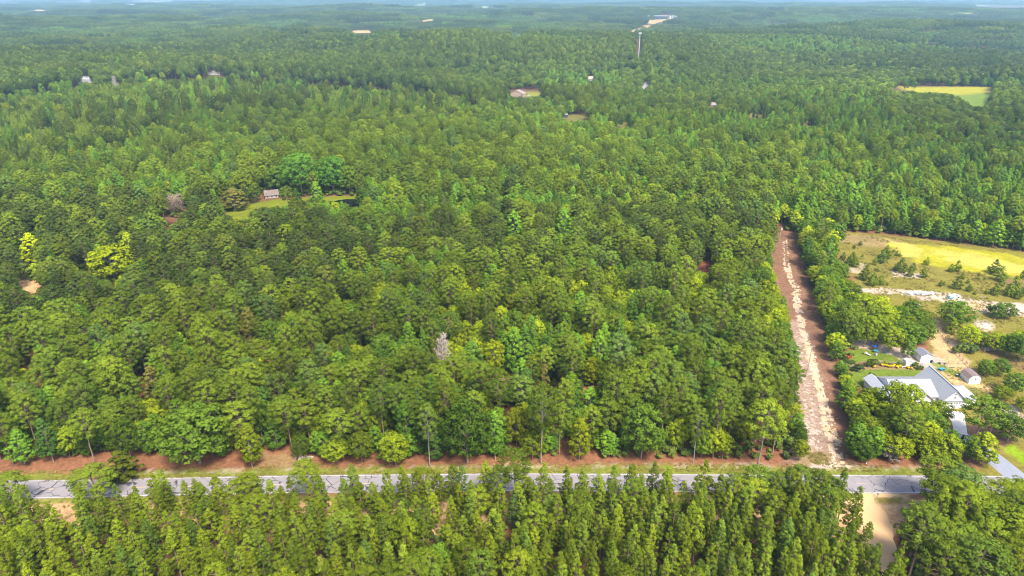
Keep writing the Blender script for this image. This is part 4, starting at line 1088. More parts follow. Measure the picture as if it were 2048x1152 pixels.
    return x[k], y[k], z[k], kid[k], hh[k], ww[k], px[k], py[k]
def edge_trees():
    """small leafy trees that close the wood's edge above the road bank and along the strip"""
    r = np.random.default_rng(51); o = []
    for x in np.arange(-190, 132, 3.0):
        if 60 < x < 92: continue
        X_ = x + r.uniform(-1.4, 1.4); Y_ = 158.4 + r.uniform(-1.0, 4.5) + (1.5 if X_ < -60 else 0)
        if r.random() < .10: continue
        kd = r.choice([1, 2, 3, 3]); h = r.uniform(5.5, 10); o.append((X_, Y_, kd, h, h * r.uniform(.62, .85)))
    for py in np.arange(480, 925, 9.0):
        for side, (xa, ya) in enumerate((((1548, 1608), (480, 800)), ((1600, 1712), (480, 930)))):
            pxx = (1562 - (py < 560) * 10 + (py - 560) * .14 if py > 560 else 1540) if side == 0 else 1596 + (py - 480) * .235
            b = P(pxx + (r.uniform(-4, 2) if side == 0 else r.uniform(-6, 12)), py)
            h = r.uniform(5, 9); o.append((b[0] + (-1.5 if side == 0 else 2.5), b[1], r.choice([1, 2, 3]), h, h * .7))
    A = np.array(o); x, y, kd, h, w_ = A.T
    px, py = proj(x, y, 0 * x); bad = blocked(x, y, 0 * x, h, w_ * .8)
    for a, b_, c in taken: bad |= np.hypot(x - a, y - b_) < c * .5 + 1
    k = ~bad
    return x[k], y[k], 0 * x[k], kd[k].astype(int), h[k], w_[k], px[k], py[k]
X, Y, Zt, K, HH, WW, PX, PY = [np.concatenate([a, b]) for a, b in zip(scatter(), edge_trees())]
# thicken the young plantation: rows of small conifers
def plantation():
    rg = np.random.default_rng(21)
    s = 4.4
    polyp = [(-400, 222), (0, 212), (180, 176), (430, 162), (640, 176), (790, 188), (930, 200), (960, 232), (700, 246), (560, 222), (450, 232), (330, 248), (200, 304), (0, 336), (-400, 350)]
    g = np.meshgrid(np.arange(-1400, 60, s), np.arange(420, 1250, s))
    x = (g[0] + rg.uniform(-1.4, 1.4, g[0].shape)).ravel(); y = (g[1] + rg.uniform(-1.4, 1.4, g[1].shape)).ravel()
    z = terrain(x, y); px, py = proj(x, y, z)
    p2 = inpoly(px, py, [(-400, 330), (140, 318), (330, 272), (470, 270), (600, 300), (520, 345), (330, 372), (0, 412), (-400, 440)]) & (rg.random(len(x)) < .62)
    k = inpoly(px, py, polyp) | p2; big = p2[k]; x = x[k]; y = y[k]; z = z[k]; px = px[k]; py = py[k]
    hh = 6.3 * rg.uniform(.75, 1.25, len(x)); ww = 3.9 * rg.uniform(.8, 1.2, len(x)); hh = np.where(big, hh * 1.35, hh); ww = np.where(big, ww * 1.4, ww)
    k = ~blocked(x, y, z, hh, ww)
    return x[k], y[k], z[k], np.full(k.sum(), 4), hh[k], ww[k], px[k], py[k]
keep = K != 4
PL = plantation()
X, Y, Zt, K, HH, WW, PX, PY = [np.concatenate([a[keep] if True else a, b]) for a, b in zip((X, Y, Zt, K, HH, WW, PX, PY), PL)]
print('wood trees', len(X), np.bincount(K))
KINDS = {0: ('tall', 'tall_pine_tree', 'round-crowned pine', 'pine tree', 'pines of the wood behind the road'),
         1: ('oak', 'oak_tree', 'broad oak', 'oak tree', 'oaks of the wood behind the road'),
         2: ('laurel', 'small_oak_tree', 'small yellow-green oak', 'oak tree', 'small light oaks of the wood behind the road'),
         3: ('gum', 'leafy_tree', 'upright leafy tree', 'leafy tree', 'upright leafy trees of the wood behind the road')}
used_already = {0: 20, 1: 60, 2: 0, 3: 12}
indiv = np.zeros(len(X), bool)
for kk in range(4):
    c = np.where((K == kk) & (PX > -30) & (PX < 2078))[0]
    dd = np.hypot(X[c], Y[c]) / (HH[c] * .5 + WW[c] * .5)
    c = c[np.argsort(dd)][:298 - used_already[kk]]
    indiv[c] = True
    shp, nm, word, cat, grp = KINDS[kk]
    band = ((np.hypot(X[c], Y[c] * 1.0) * 0 + Y[c] - 150) // 14).astype(int) + 1
    side = np.where(PX[c] > 1600, 1, 0)
    cnt = {}
    for j in sorted(range(len(c)), key=lambda j: (side[j], band[j], X[c[j]] if side[j] else -X[c[j]])):
        i = c[j]; key = (side[j], band[j]); cnt[key] = cnt.get(key, 0) + 1
        where = 'on the house side' if side[j] else 'on the cedar side'
        plant(nm, shp, (X[i], Y[i], Zt[i]), HH[i], WW[i], rng.uniform(0, 6.28),
              f'{word} {where}, {ordinal(int(band[j]))} belt behind the road, {ordinal(cnt[key])} from the strip', cat, grp, var=int(rng.integers(0, 6)))
print('individual', indiv.sum())

# ------------------------------------------------------------------ the rest of the wood: one object per kind
def instancer(name, protos, loc, idx, scl, rot, label, cat):
    pc = bpy.data.collections.new(name + '_kinds')
    for i, me in enumerate(protos):
        o = bpy.data.objects.new('tree_form_%03d' % i, me); pc.objects.link(o)
    me = bpy.data.meshes.new(name)
    n = len(loc)
    me.vertices.add(n); me.vertices.foreach_set('co', loc.astype(np.float32).ravel())
    a = me.attributes.new('idx', 'INT', 'POINT'); a.data.foreach_set('value', idx.astype(np.int32))
    a = me.attributes.new('scl', 'FLOAT_VECTOR', 'POINT'); a.data.foreach_set('vector', scl.astype(np.float32).ravel())
    a = me.attributes.new('rot', 'FLOAT_VECTOR', 'POINT'); a.data.foreach_set('vector', rot.astype(np.float32).ravel())
    me.update()
    o = link(name, me); tag(o, label, cat, kind='stuff')
    g = bpy.data.node_groups.new(name, 'GeometryNodeTree')
    g.interface.new_socket('Geometry', in_out='INPUT', socket_type='NodeSocketGeometry')
    g.interface.new_socket('Geometry', in_out='OUTPUT', socket_type='NodeSocketGeometry')
    gi = g.nodes.new('NodeGroupInput'); go = g.nodes.new('NodeGroupOutput')
    ip = g.nodes.new('GeometryNodeInstanceOnPoints'); ci = g.nodes.new('GeometryNodeCollectionInfo')
    ci.inputs['Collection'].default_value = pc; ci.inputs['Separate Children'].default_value = True; ci.inputs['Reset Children'].default_value = True
    def na(nm, ty):
        q = g.nodes.new('GeometryNodeInputNamedAttribute'); q.data_type = ty; q.inputs['Name'].default_value = nm; return q.outputs['Attribute']
    g.links.new(gi.outputs[0], ip.inputs['Points']); g.links.new(ci.outputs[0], ip.inputs['Instance'])
    ip.inputs['Pick Instance'].default_value = True
    g.links.new(na('idx', 'INT'), ip.inputs['Instance Index']); g.links.new(na('scl', 'FLOAT_VECTOR'), ip.inputs['Scale'])
    e2r = g.nodes.new('FunctionNodeEulerToRotation'); g.links.new(na('rot', 'FLOAT_VECTOR'), e2r.inputs[0]); g.links.new(e2r.outputs[0], ip.inputs['Rotation'])
    g.links.new(ip.outputs[0], go.inputs[0])
    md = o.modifiers.new('spread', 'NODES'); md.node_group = g
    return o

NV = 5
for kk, name, label, cat in ((0, 'distant_pine_trees', 'mass of pines filling the wood beyond the nearest trees', 'pine wood'), (1, 'distant_oak_trees', 'mass of dark oaks mixed through the wood beyond the nearest trees', 'oak wood'),
                        (2, 'distant_small_oak_trees', 'mass of light yellow-green oaks in the wood beyond the nearest trees', 'oak wood'), (3, 'distant_leafy_trees', 'mass of bright leafy trees in the wood beyond the nearest trees', 'leafy wood'),
                        (5, 'distant_dark_pine_trees', 'mass of dark blue-green pines in the wood beyond the nearest trees', 'pine wood'),
                        (4, 'plantation_trees', 'even plantation of young conifers below the tall tree edge far back', 'young plantation')):
    kind = ['tall', 'oak', 'laurel', 'gum', 'young', 'tall'][kk]
    c = np.where((K == kk) & ~indiv)[0]
    if len(c) == 0: continue
    protos = [joined(kind, v, l, 'tall_dark' if kk == 5 else None) for l in (0, 1, 2) for v in range(NV)]
    r = np.hypot(X[c], Y[c])
    lod = np.where(r < 360, 0, np.where(r < 900, 1, 2))
    idx = lod * NV + rng.integers(0, NV, len(c))
    H, Wd = NOM[kind]
    scl = np.stack([WW[c] / Wd, WW[c] / Wd * rng.uniform(.85, 1.15, len(c)), HH[c] / H], 1)
    rot = np.zeros((len(c), 3)); rot[:, 2] = rng.uniform(0, 6.28, len(c))
    instancer(name, protos, np.stack([X[c], Y[c], Zt[c]], 1), idx, scl, rot, label, cat)

if STAND_REST:
    a = np.array(STAND_REST)
    instancer('surplus_slender_pine_trees', [joined('slender', v, 0) for v in range(5)], np.stack([a[:, 0], a[:, 1], a[:, 0] * 0], 1), a[:, 5], np.stack([a[:, 3] / 4.6, a[:, 3] / 4.6, a[:, 2] / 12.0], 1),
              np.stack([a[:, 0] * 0, a[:, 0] * 0, a[:, 4]], 1), 'the remaining slender pines filling the corners of the near stand', 'pine wood')
# far woods: patches of many crowns each, out to the horizon
def far_wood():
    protos = []
    r = np.random.default_rng(3)
    S = 64.0
    for v in range(6):
        Vs = []; Fs = []; Ts = []; Ms = []; o = 0
        kinds = ['gum', 'tall', 'oak', 'gum', 'oak', 'gum'] if v % 2 else ['tall', 'tall', 'tall', 'tall', 'oak', 'tall']
        lays = {}
        for k_ in ('tall', 'oak', 'gum'):
            segs, pf, ls, asp, n = shape(k_, v + 2)
            lays[k_] = (pf, ls)
        nn_ = 60
        for i in range(nn_):
            k_ = kinds[r.integers(0, len(kinds))]; pf, ls = lays[k_]
            V, Fq, tone = leaves(pf, 70, ls * 4.4, .9, int(r.integers(0, 9999)), shell=.5, rough=.12, dome=1.0)
            a = r.uniform(0, 6.28); ca, sa = math.cos(a), math.sin(a); s = r.uniform(.8, 1.2)
            V = V * s; V = np.stack([V[:, 0] * ca - V[:, 1] * sa, V[:, 0] * sa + V[:, 1] * ca, V[:, 2]], 1)
            V[:, :2] += np.array([(i % 8) - 3.5 + r.uniform(-.4, .4), (i // 8) - 3.5 + r.uniform(-.4, .4)]) * (S / 8)
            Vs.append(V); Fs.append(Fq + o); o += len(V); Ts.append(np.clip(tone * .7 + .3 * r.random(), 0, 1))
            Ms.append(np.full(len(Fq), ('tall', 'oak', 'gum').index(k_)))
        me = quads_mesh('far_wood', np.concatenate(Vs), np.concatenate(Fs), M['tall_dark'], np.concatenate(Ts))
        me.materials.append(M['oak']); me.materials.append(M['gum'])
        me.polygons.foreach_set('material_index', np.concatenate(Ms).astype(np.int32))
        protos.append(me)
    pts = []
    for r0, r1, s in ((2090, 4500, 60), (4500, 13800, 84)):
        nx = int(2 * r1 * .86 / s); ny = int(r1 / s)
        ii, jj = np.meshgrid(np.arange(nx), np.arange(ny))
        x = ((ii - nx / 2) * s + r.uniform(-8, 8, ii.shape)).ravel(); y = (jj * s + r.uniform(-8, 8, ii.shape)).ravel()
        rr = np.hypot(x, y); k = (rr > r0) & (rr < r1) & (np.abs(x) < y * .92); x = x[k]; y = y[k]
        pts.append(np.stack([x, y, np.full(len(x), s / 60.0)], 1))
    p = np.concatenate(pts); x, y, sc_ = p.T; z = terrain(x, y)
    bad = np.zeros(len(x), bool)
    for fx, fy, fz in ((0, 0, 0), (0, 0, 12), (-28, 0, 8), (28, 0, 8), (0, -25, 14), (0, 25, 14), (-28, 0, 14), (28, 0, 14)):
        qx, qy = proj(x + fx, y + fy, z + fz)
        for poly in KEEP: bad |= inpoly(qx, qy, poly)
    # natural open patches between the far woods
    k = ~bad
    x = x[k]; y = y[k]; z = z[k]; sc_ = sc_[k]
    n = len(x); st = vnoise(x + 150 * vnoise(x, y, 150, 12), y, 420, 5) * .7 + vnoise(x, y, 190, 6) * .3
    hs = np.select([st < .36, st < .48, st < .62], [1.25, .62, .95], .72) * r.uniform(.93, 1.07, n)
    fam = np.select([st < .36, st < .48, st < .62], [0, 1, 0], 1)
    rot = np.zeros((n, 3)); rot[:, 2] = r.integers(0, 4, n) * math.pi / 2
    print('far patches', n)
    instancer('far_woods', protos, np.stack([x, y, z], 1), r.integers(0, 3, n) * 2 + fam, np.stack([sc_, sc_, hs], 1), rot, 'endless hazy forest reaching to the horizon', 'forest')
far_wood()

#@@DEAD TREES
def dead_mesh(h, spread, levels, seed, flat=False, twigs=3, bare=.35):
    r = random.Random(seed); segs = []
    def grow(p, d, l, rad, lev):
        q = p + d * l
        segs.append((tuple(p), tuple(q), max(rad, .05), max(rad * .6, .035)))
        if lev == 0: return
        n = twigs + (1 if lev == levels else 0)
        for i in range(n):
            dd = (d + Vector((r.uniform(-1, 1), r.uniform(-1, 1), r.uniform(-.35, .8) if not flat else r.uniform(-.2, .5))) * spread).normalized()
            grow(p + d * l * r.uniform(.45, 1.0), dd, l * r.uniform(.5, .75), rad * .55, lev - 1)
    pts, tr = trunk_curve(h * .95, .24, .05, .02, r, 8); segs += tr
    n = 38
    for i in range(n):
        t = bare + (1 - bare) * (i + .5) / n; a = i * 2.4
        ax = Vector(axis_at(pts, h * t * .95))
        out = Vector((math.cos(a), math.sin(a), .5 + t * .6)).normalized()
        grow(ax, out, h * .17 * (1.25 - t * (.7 if not flat else .1)), .08, levels)
    V, Fq = tubes_np(segs, 4)
    return tubes_np(tr, 6), (V, Fq)
def dead_tree(name, px, by, ty, wpx, mat, label, seed, flat=False, levels=3, spread=.75, bare=.35):
    b = P(px, by); h = height_at(b, ty)
    depth = b[1] * cp + (CAM_H - h * .5) * sp; wd = wpx * depth / FPX
    (tv, tf), (V, Fq) = dead_mesh(h, spread, levels, seed, flat, bare=bare)
    s = wd / max(.1, np.ptp(V[:, 0]));
    e = empty(name, b, 0); tag(e, label, 'dead tree')
    V = V.copy(); V[:, 0] *= s; V[:, 1] *= s; V[:, 2] *= h / V[:, 2].max()
    link('trunk', quads_mesh('trunk', tv * 1.0, tf, mat), e)
    link('bare_branches', quads_mesh('bare_branches', V, Fq, mat), e)
dead_tree('dead_tree', 888, 760, 666, 44, M['dead_wood'], 'pinkish white dead tree bristling with bare twigs in the middle of the wood', 3, bare=.22)
dead_tree('dead_tree', 350, 432, 389, 52, M['dead_pink'], 'flat-topped dead grey-pink tree with a pale trunk beside the pond clearing', 4, flat=True, spread=.6)
dead_tree('dead_tree', 1778, 921, 890, 42, M['bark_pale'], 'low dead tree of tangled pale branches at the edge of the road wood', 5, spread=.9, bare=.2)
dead_tree('dead_tree', 234, 186, 150, 12, M['dead_wood'], 'thin dead tree standing above the young plantation', 6, levels=2)

#@@BUILDINGS
def gable_walls(mb, x0, x1, y0, y1, ze, zr, axis):
    """closed box with two gable ends"""
    if axis == 'y':
        xm = (x0 + x1) / 2
        v = [(x0, y0, 0), (x1, y0, 0), (x1, y0, ze), (xm, y0, zr), (x0, y0, ze), (x0, y1, 0), (x1, y1, 0), (x1, y1, ze), (xm, y1, zr), (x0, y1, ze)]
    else:
        ym = (y0 + y1) / 2
        v = [(x1, y0, 0), (x1, y1, 0), (x1, y1, ze), (x1, ym, zr), (x1, y0, ze), (x0, y0, 0), (x0, y1, 0), (x0, y1, ze), (x0, ym, zr), (x0, y0, ze)]
    f = [(0, 1, 2, 3, 4), (5, 9, 8, 7, 6), (0, 4, 9, 5), (1, 6, 7, 2), (0, 5, 6, 1), (4, 3, 8, 9), (3, 2, 7, 8)]
    return mb.add(v, f)
def gable_roof(mb, x0, x1, y0, y1, ze, zr, axis, o=.4, t=.14, lift=.06):
    if axis == 'y':
        xm = (x0 + x1) / 2; k = (zr - ze) / (xm - x0)
        for s in (-1, 1):
            xe = xm + s * ((x1 - x0) / 2 + o); z_e = ze - k * o
            q = [(xe, y0 - o, z_e + lift), (xm, y0 - o, zr + lift), (xm, y1 + o, zr + lift), (xe, y1 + o, z_e + lift)]
            mb.slab([(a, b, c + t) for a, b, c in (q if s > 0 else q[::-1])], t)
    else:
        ym = (y0 + y1) / 2; k = (zr - ze) / (ym - y0)
        for s in (-1, 1):
            ye = ym + s * ((y1 - y0) / 2 + o); z_e = ze - k * o
            q = [(x0 - o, ye, z_e + lift), (x0 - o, ym, zr + lift), (x1 + o, ym, zr + lift), (x1 + o, ye, z_e + lift)]
            mb.slab([(a, b, c + t) for a, b, c in (q if s > 0 else q[::-1])], t)
    return mb
def window(parent, c, wd, h, face='y', n=1, name='window'):
    """dark pane with a white frame standing proud of a wall; face says which way the wall looks"""
    f = MB(); g = MB(); x, y, z = c
    t = .06
    def bx(m, a, zc, la, lz, dep, off):
        if face == 'y': m.box((x + a, y - off, zc), (la, dep, lz))
        else: m.box((x - off, y + a, zc), (dep, la, lz))
    bx(f, 0, z + h / 2, wd + .2, .1, .08, .045); bx(f, 0, z - h / 2, wd + .2, .1, .08, .045)
    for s in (-1, 1): bx(f, s * (wd / 2 + .05), z, .1, h - .1, .08, .045)
    bx(f, 0, z, wd, .05, .06, .05)
    bx(g, 0, z, wd, h - .1, .04, .024)
    fo = f.build(name, M['white_paint'], parent)
    g.build('pane', M['glass'], fo)
    return fo
def door(parent, c, wd, h, mat, face='y', handle=True):
    x, y, z = c; m = MB()
    if face == 'y': m.box((x, y - .03, z + h / 2), (wd, .06, h))
    else: m.box((x - .03, y, z + h / 2), (.06, wd, h))
    d = m.build('door', mat, parent)
    if handle:
        k = MB()
        if face == 'y': k.ball((x + wd * .38, y - .1, z + 1.0), .05)
        else: k.ball((x - .1, y + wd * .38, z + 1.0), .05)
        k.build('handle', M['steel'], d)
    return d

def white_house():
    e = empty('white_house', (0, 0, 0))
    ox, oy = 135.0, 182.0
    e.location = (ox, oy, 0)
    L = lambda x0, x1, y0, y1: (x0 - ox, x1 - ox, y0 - oy, y1 - oy)
    A = L(135.4, 142.4, 183.4, 198.2); B = L(121.6, 135.4, 185.6, 197.6); Cc = L(117.6, 121.6, 181.6, 197.2); D = L(127.4, 132.4, 184.0, 191.6)
    m = MB(); gable_walls(m, *A, 3.1, 6.6, 'y'); m.build('wall', M['white_paint'], e)
    m = MB(); gable_walls(m, *B, 3.0, 5.7, 'x'); m.build('wall', M['white_paint'], e)
    m = MB(); gable_walls(m, *Cc, 2.8, 4.2, 'y'); m.build('wall', M['white_paint'], e)
    m = MB(); gable_walls(m, *D, 3.02, 5.0, 'y'); m.build('wall', M['white_paint'], e)
    m = MB(); gable_roof(m, *A, 3.1, 6.6, 'y', .5); r_ = m.build('roof', M['metal_roof'], e)
    rc = MB(); xm = (A[0] + A[1]) / 2; rc.box((xm, (A[2] + A[3]) / 2, 6.85), (.34, A[3] - A[2] + 1.0, .08)); rc.build('ridge_cap', M['metal_roof_bright'], r_)
    sm = MB()
    for s in (-1, 1):
        k = (6.6 - 3.1) / 3.5
        for i in range(27):
            yy = A[2] - .4 + i * (A[3] - A[2] + .8) / 26
            p0 = (xm + s * .15, yy, 6.6 - .15 * k + .235); p1 = (xm + s * 3.95, yy, 6.6 - 3.95 * k + .235)
            sm.tube(p0, p1, .03, .03, 4)
    sm.build('standing_seams', M['metal_roof_bright'], r_)
    m = MB(); gable_roof(m, B[0], B[1] - .35, B[2], B[3], 3.0, 5.7, 'x', .45, lift=.05); m.build('roof', M['metal_roof'], e)
    m = MB(); gable_roof(m, *Cc, 2.8, 4.2, 'y', .5, lift=.03); m.build('roof', M['metal_roof_bright'], e)
    m = MB(); gable_roof(m, *D, 3.02, 5.0, 'y', .4, lift=.08); m.build('roof', M['metal_roof'], e)
    # low wing on the right under a bright hipped roof
    w2 = L(142.4, 147.2, 185.2, 192.6)
    m = MB(); m.box(((w2[0] + w2[1]) / 2, (w2[2] + w2[3]) / 2, 1.3), (w2[1] - w2[0], w2[3] - w2[2], 2.6)); m.build('wall', M['white_paint'], e)
    m = MB(); x0, x1, y0, y1 = w2[0] + .05, w2[1] + .5, w2[2] - .5, w2[3] + .5
    a = (x0, y0 + 1.2, 4.0); b = (x0, y1 - 1.2, 4.0)
    m.add([(x0, y0, 2.66), (x1, y0, 2.66), (x1, y1, 2.66), (x0, y1, 2.66), (x0, y0 + 3, 3.9), (x0, y1 - 3, 3.9), (x1 - 3, y0 + 3, 3.9), (x1 - 3, y1 - 3, 3.9)],
          [(0, 1, 6, 4), (1, 2, 7, 6), (2, 3, 5, 7), (4, 6, 7, 5), (0, 3, 2, 1), (0, 4, 5, 3)])
    m.build('roof', M['metal_roof_bright'], e)
    # eave trim under the front gable
    m = MB(); m.box(((A[0] + A[1]) / 2, A[2] - .30, 3.02), (7.9, .55, .16)); m.build('trim', M['trim_grey'], e)
    xm = (A[0] + A[1]) / 2
    window(e, (xm + .1, A[2], 5.15), .8, .75); window(e, (xm + .1, A[2], 4.05), .8, .85)
    gd = MB(); gd.box((xm, A[2] - .04, 1.15), (5.0, .08, 2.3))
    for i in range(3): gd.box((xm, A[2] - .085, .55 + i * .56), (4.9, .02, .03))
    g = gd.build('garage_door', M['white_paint'], e)
    for i in range(6):
        q = MB(); q.box((xm - 2.0 + i * .8, A[2] - .095, 1.98), (.55, .03, .28)); q.build('pane', M['glass'], g)
    dm = (D[0] + D[1]) / 2
    window(e, (dm - .2, D[2], 3.75), .8, .8)
    window(e, (dm - 1.2, D[2], 1.5), 1.0, 1.5); window(e, (dm + 1.2, D[2], 1.5), 1.0, 1.5)
    for xx in (-11.5, -10, -1.6): window(e, (xx, B[2], 1.5), 1.0, 1.4)
    door(e, (-2.9 + .6, B[2], 0.05), 1.0, 2.1, M['trim_grey'])
    window(e, (Cc[0] + 2, Cc[2], 1.4), 1.6, 1.2)
    for xx in (1.4, 3.2): window(e, (w2[0] + xx, w2[2], 1.4), .9, 1.1)
    p = MB()
    for xx in (-12.6, -9.9, -7.9): p.box((xx, B[2] - .38, 1.4), (.18, .18, 2.75))
    p.build('porch_posts', M['white_paint'], e)
    tag(e, 'white sided house with steep pale metal roofs half hidden by oaks', 'house')
white_house()

def shed(name, flp, wd, ln, hw, hr, roofm, label, kind='gable', rz=0.0):
    b = P(*flp)
    e = empty(name, (b[0], b[1], 0), rz)
    if kind == 'gable':
        m = MB(); gable_walls(m, 0, wd, 0, ln, hw, hr, 'y'); m.build('wall', M['white_paint'], e)
        m = MB(); gable_roof(m, 0, wd, 0, ln, hw, hr, 'y', .18, .08, .03); m.build('roof', roofm, e)
    elif kind == 'gambrel':
        prof = [(0, 0), (wd, 0), (wd, hw), (wd * .80, hw + (hr - hw) * .68), (wd / 2, hr), (wd * .20, hw + (hr - hw) * .68), (0, hw)]
        m = MB(); n = len(prof)
        m.add([(x, 0, z) for x, z in prof] + [(x, ln, z) for x, z in prof], [tuple(range(n)), tuple(range(2 * n - 1, n - 1, -1))] + [(i, (i + 1) % n, n + (i + 1) % n, n + i) for i in range(n)])
        m.build('wall', M['white_paint'], e)
        m = MB(); rp = [(wd + .15, hw - .12), (wd * .81, hw + (hr - hw) * .70), (wd / 2, hr + .03), (wd * .19, hw + (hr - hw) * .70), (-.15, hw - .12)]
        for i in range(4):
            (xa, za), (xb, zb) = rp[i], rp[i + 1]
            m.slab([(xa, -.15, za + .1), (xb, -.15, zb + .1), (xb, ln + .15, zb + .1), (xa, ln + .15, za + .1)], .08)
        m.build('roof', roofm, e)
    door(e, (0, ln * .35, .05), 1.1, 1.9, M['white_paint'], face='x')
    if kind == 'gambrel': window(e, (wd * .52, 0, 1.75), .55, .8)
    else: window(e, (0, ln * .72, 1.5), .6, .6, face='x')
    t = MB()
    for xx in (.05, wd - .05): t.box((xx, -.02, hw / 2), (.12, .05, hw - .1))
    t.build('corner_trim', M['trim_grey'] if kind == 'gambrel' else M['white_paint'], e)
    tag(e, label, 'shed')
shed('garden_shed', (1839.4, 725), 4.3, 5.0, 2.5, 3.5, M['shingle'], 'white shed with a grey shingled gable roof beside the narrow dark tree')
shed('garden_shed', (1935.8, 767.5), 4.1, 4.6, 2.0, 3.3, M['shingle_brown'], 'white barn-shaped shed with a brown roof beyond the tan sand ring', 'gambrel')
shed('garden_shed', (1811, 732), 2.5, 2.2, 1.5, 2.0, M['grey_plastic'], 'smallest shed, low and white with a pale roof, in the garden fence line')

def small_house(name, px, py, wd, ln, hw, hr, axis, rz, roofm, wallm, label, wins=3):
    b = P(px, py)
    e = empty(name, (b[0], b[1], b[2] - .2), rz)
    m = MB(); gable_walls(m, -wd / 2, wd / 2, 0, ln, hw, hr, axis); m.build('wall', wallm, e)
    m = MB(); gable_roof(m, -wd / 2, wd / 2, 0, ln, hw, hr, axis, .5, .2); m.build('roof', roofm, e)
    for i in range(wins): window(e, (-wd / 2 + wd * (i + .5) / wins, 0, hw * .55), 1.2, 1.3)
    door(e, (-wd / 2 + wd * .5 + 1.6, 0, .1), 1.1, 2.1, M['trim_grey'])
    tag(e, label, 'house')
    return e
M['tan_wall'] = surf('tan_wall', (.42, .33, .27), .8); M['far_white'] = surf('far_white_wall', (.50, .52, .56), .7, var=.05); M['far_roof'] = surf('far_brown_roof', (.30, .24, .23), .8); M['blue_wall'] = surf('dark_blue_wall', (.05, .06, .12), .7)
M['brown_roof'] = surf('old_brown_roof', (.27, .13, .12), .9, c2=(.18, .08, .10), scale=1.2)
small_house('cabin', 544, 396, 8, 6, 2.2, 4.6, 'x', .35, M['rust'], M['tan_wall'], 'low cabin with a rusty patched roof under the dark trees by the pond', 3)
small_house('brown_roofed_house', 1040, 800, 7, 9, 2.4, 3.9, 'y', .6, M['brown_roof'], M['tan_wall'], 'old brown-roofed house with a white eave sunk among the trees', 2)
small_house('distant_house', 172, 165, 18, 11, 4.5, 8.5, 'x', -.1, M['metal_roof_bright'], M['far_white'], 'white house with a pale blue roof at the tall tree edge', 4)
small_house('distant_house', 428, 150, 20, 12, 5, 9, 'x', .2, M['far_roof'], M['far_white'], 'white house with a brown roof above the young plantation', 4)
small_house('distant_house', 1032, 193, 22, 13, 4, 8.5, 'y', -.35, M['far_roof'], M['tan_wall'], 'tan house with a brown roof in front of the small bright lawn', 4)
small_house('distant_house', 1183, 162, 12, 9, 3.5, 7, 'x', .2, M['tan_wall'], M['far_white'], 'pale roofed house alone in the wood beyond the tan house', 2)
small_house('distant_house', 1424, 215, 13, 9, 3, 5.5, 'x', .1, M['far_roof'], M['tan_wall'], 'small brown roofed house between dense oaks', 2)
small_house('distant_house', 1437, 154, 11, 9, 6, 9.5, 'x', .1, M['far_roof'], M['tan_wall'], 'brown two-storey house showing over the far pines', 2)
small_house('distant_house', 1298, 34, 26, 20, 8, 12, 'x', .1, M['far_white'], M['tan_wall'], 'pale small house beside the long hilltop building', 2)
def hilltop():
    b = P(1331, 39); e = empty('hilltop_building', (b[0], b[1], b[2]), 0)
    m = MB(); m.box((-28, 0, 8), (70, 24, 16)); m.build('long_hall', M['blue_wall'], e)
    m = MB(); m.box((-28, 0, 17), (74, 28, 2.4)); m.build('roof', M['far_white'], e)
    for i in range(4):
        m = MB(); m.box((22 + i * 15, 0, 9 + (i % 2)), (9, 20, 18)); m.build('tower_block', M['far_white'], e)
    tag(e, 'long dark building with a pale roof and white blocks on the far hill', 'building')
hilltop()

def car(px, py, rz, paint, label):
    b = P(px, py); e = empty('parked_car', (b[0], b[1], b[2]), rz)
    m = MB(); prof = [(-2.2, .35), (-2.2, .85), (-1.3, .98), (-.7, 1.45), (.9, 1.45), (1.6, 1.0), (2.2, .9), (2.2, .35)]
    n = len(prof); m.add([(x, -.85, z) for x, z in prof] + [(x, .85, z) for x, z in prof], [tuple(range(n)), tuple(range(2 * n - 1, n - 1, -1))] + [(i, (i + 1) % n, n + (i + 1) % n, n + i) for i in range(n)])
    m.build('body', paint, e)
    for x in (-1.4, 1.4):
        for y in (-.86, .86): 
            w_ = MB(); w_.tube((x, y - .1, .34), (x, y + .1, .34), .34, .34, 12); w_.build('wheel', M['tyre'], e)
    g = MB(); g.box((.1, 0, 1.22), (1.7, 1.72, .3)); g.build('window', M['glass'], e)
    tag(e, label, 'car')
car(1058, 193, .3, M['car_white'], 'white car parked beside the tan house')
car(1052, 189, .1, M['red_paint'], 'red car parked behind the white one by the tan house')
car(1908, 595, .2, M['car_white'], 'pale car half hidden behind the broad dark oak in the field')

#@@POLES, FENCES, YARD
def pole(px, by, ty, label, gear='transformer', r0=.17):
    b = P(px, by); h = height_at(b, ty)
    e = empty('utility_pole', b); m = MB(); m.tube((0, 0, -.3), (0, 0, h), r0, r0 * .65, 8); m.build('post', M['pole_wood'], e)
    if gear == 'transformer':
        g = MB(); g.tube((.38, 0, h - 1.9), (.38, 0, h - .9), .28, .28, 10); g.build('transformer', M['white_paint'], e)
        a = MB(); a.box((.1, 0, h - .35), (1.5, .12, .12)); a.build('crossarm', M['pole_wood'], e)
    else:
        a = MB(); a.box((0, 0, h - .5), (2.0, .12, .14)); a.build('crossarm', M['pole_wood'], e)
    for k in (-1, 1):
        q = MB(); q.tube((k * .6, 0, h - .35), (k * .6, 0, h - .12), .06, .04, 6); q.build('insulator', M['grey_plastic'], e)
    tag(e, label, 'utility pole')
    return Vector((b[0], b[1], b[2] + h))
tA = pole(1558, 485, 453, 'pole with a white transformer at the far end of the cleared strip')
tB = pole(1614, 747, 690, 'weathered pole standing in the middle of the cleared strip', 'arm')
tC = pole(1952, 643, 592, 'slim pale pole beside the sandy patch in the lower field', 'arm', .14)
tD = pole(1540, 226, 208, 'short pole in the clearing among the distant oaks', 'arm', .3)
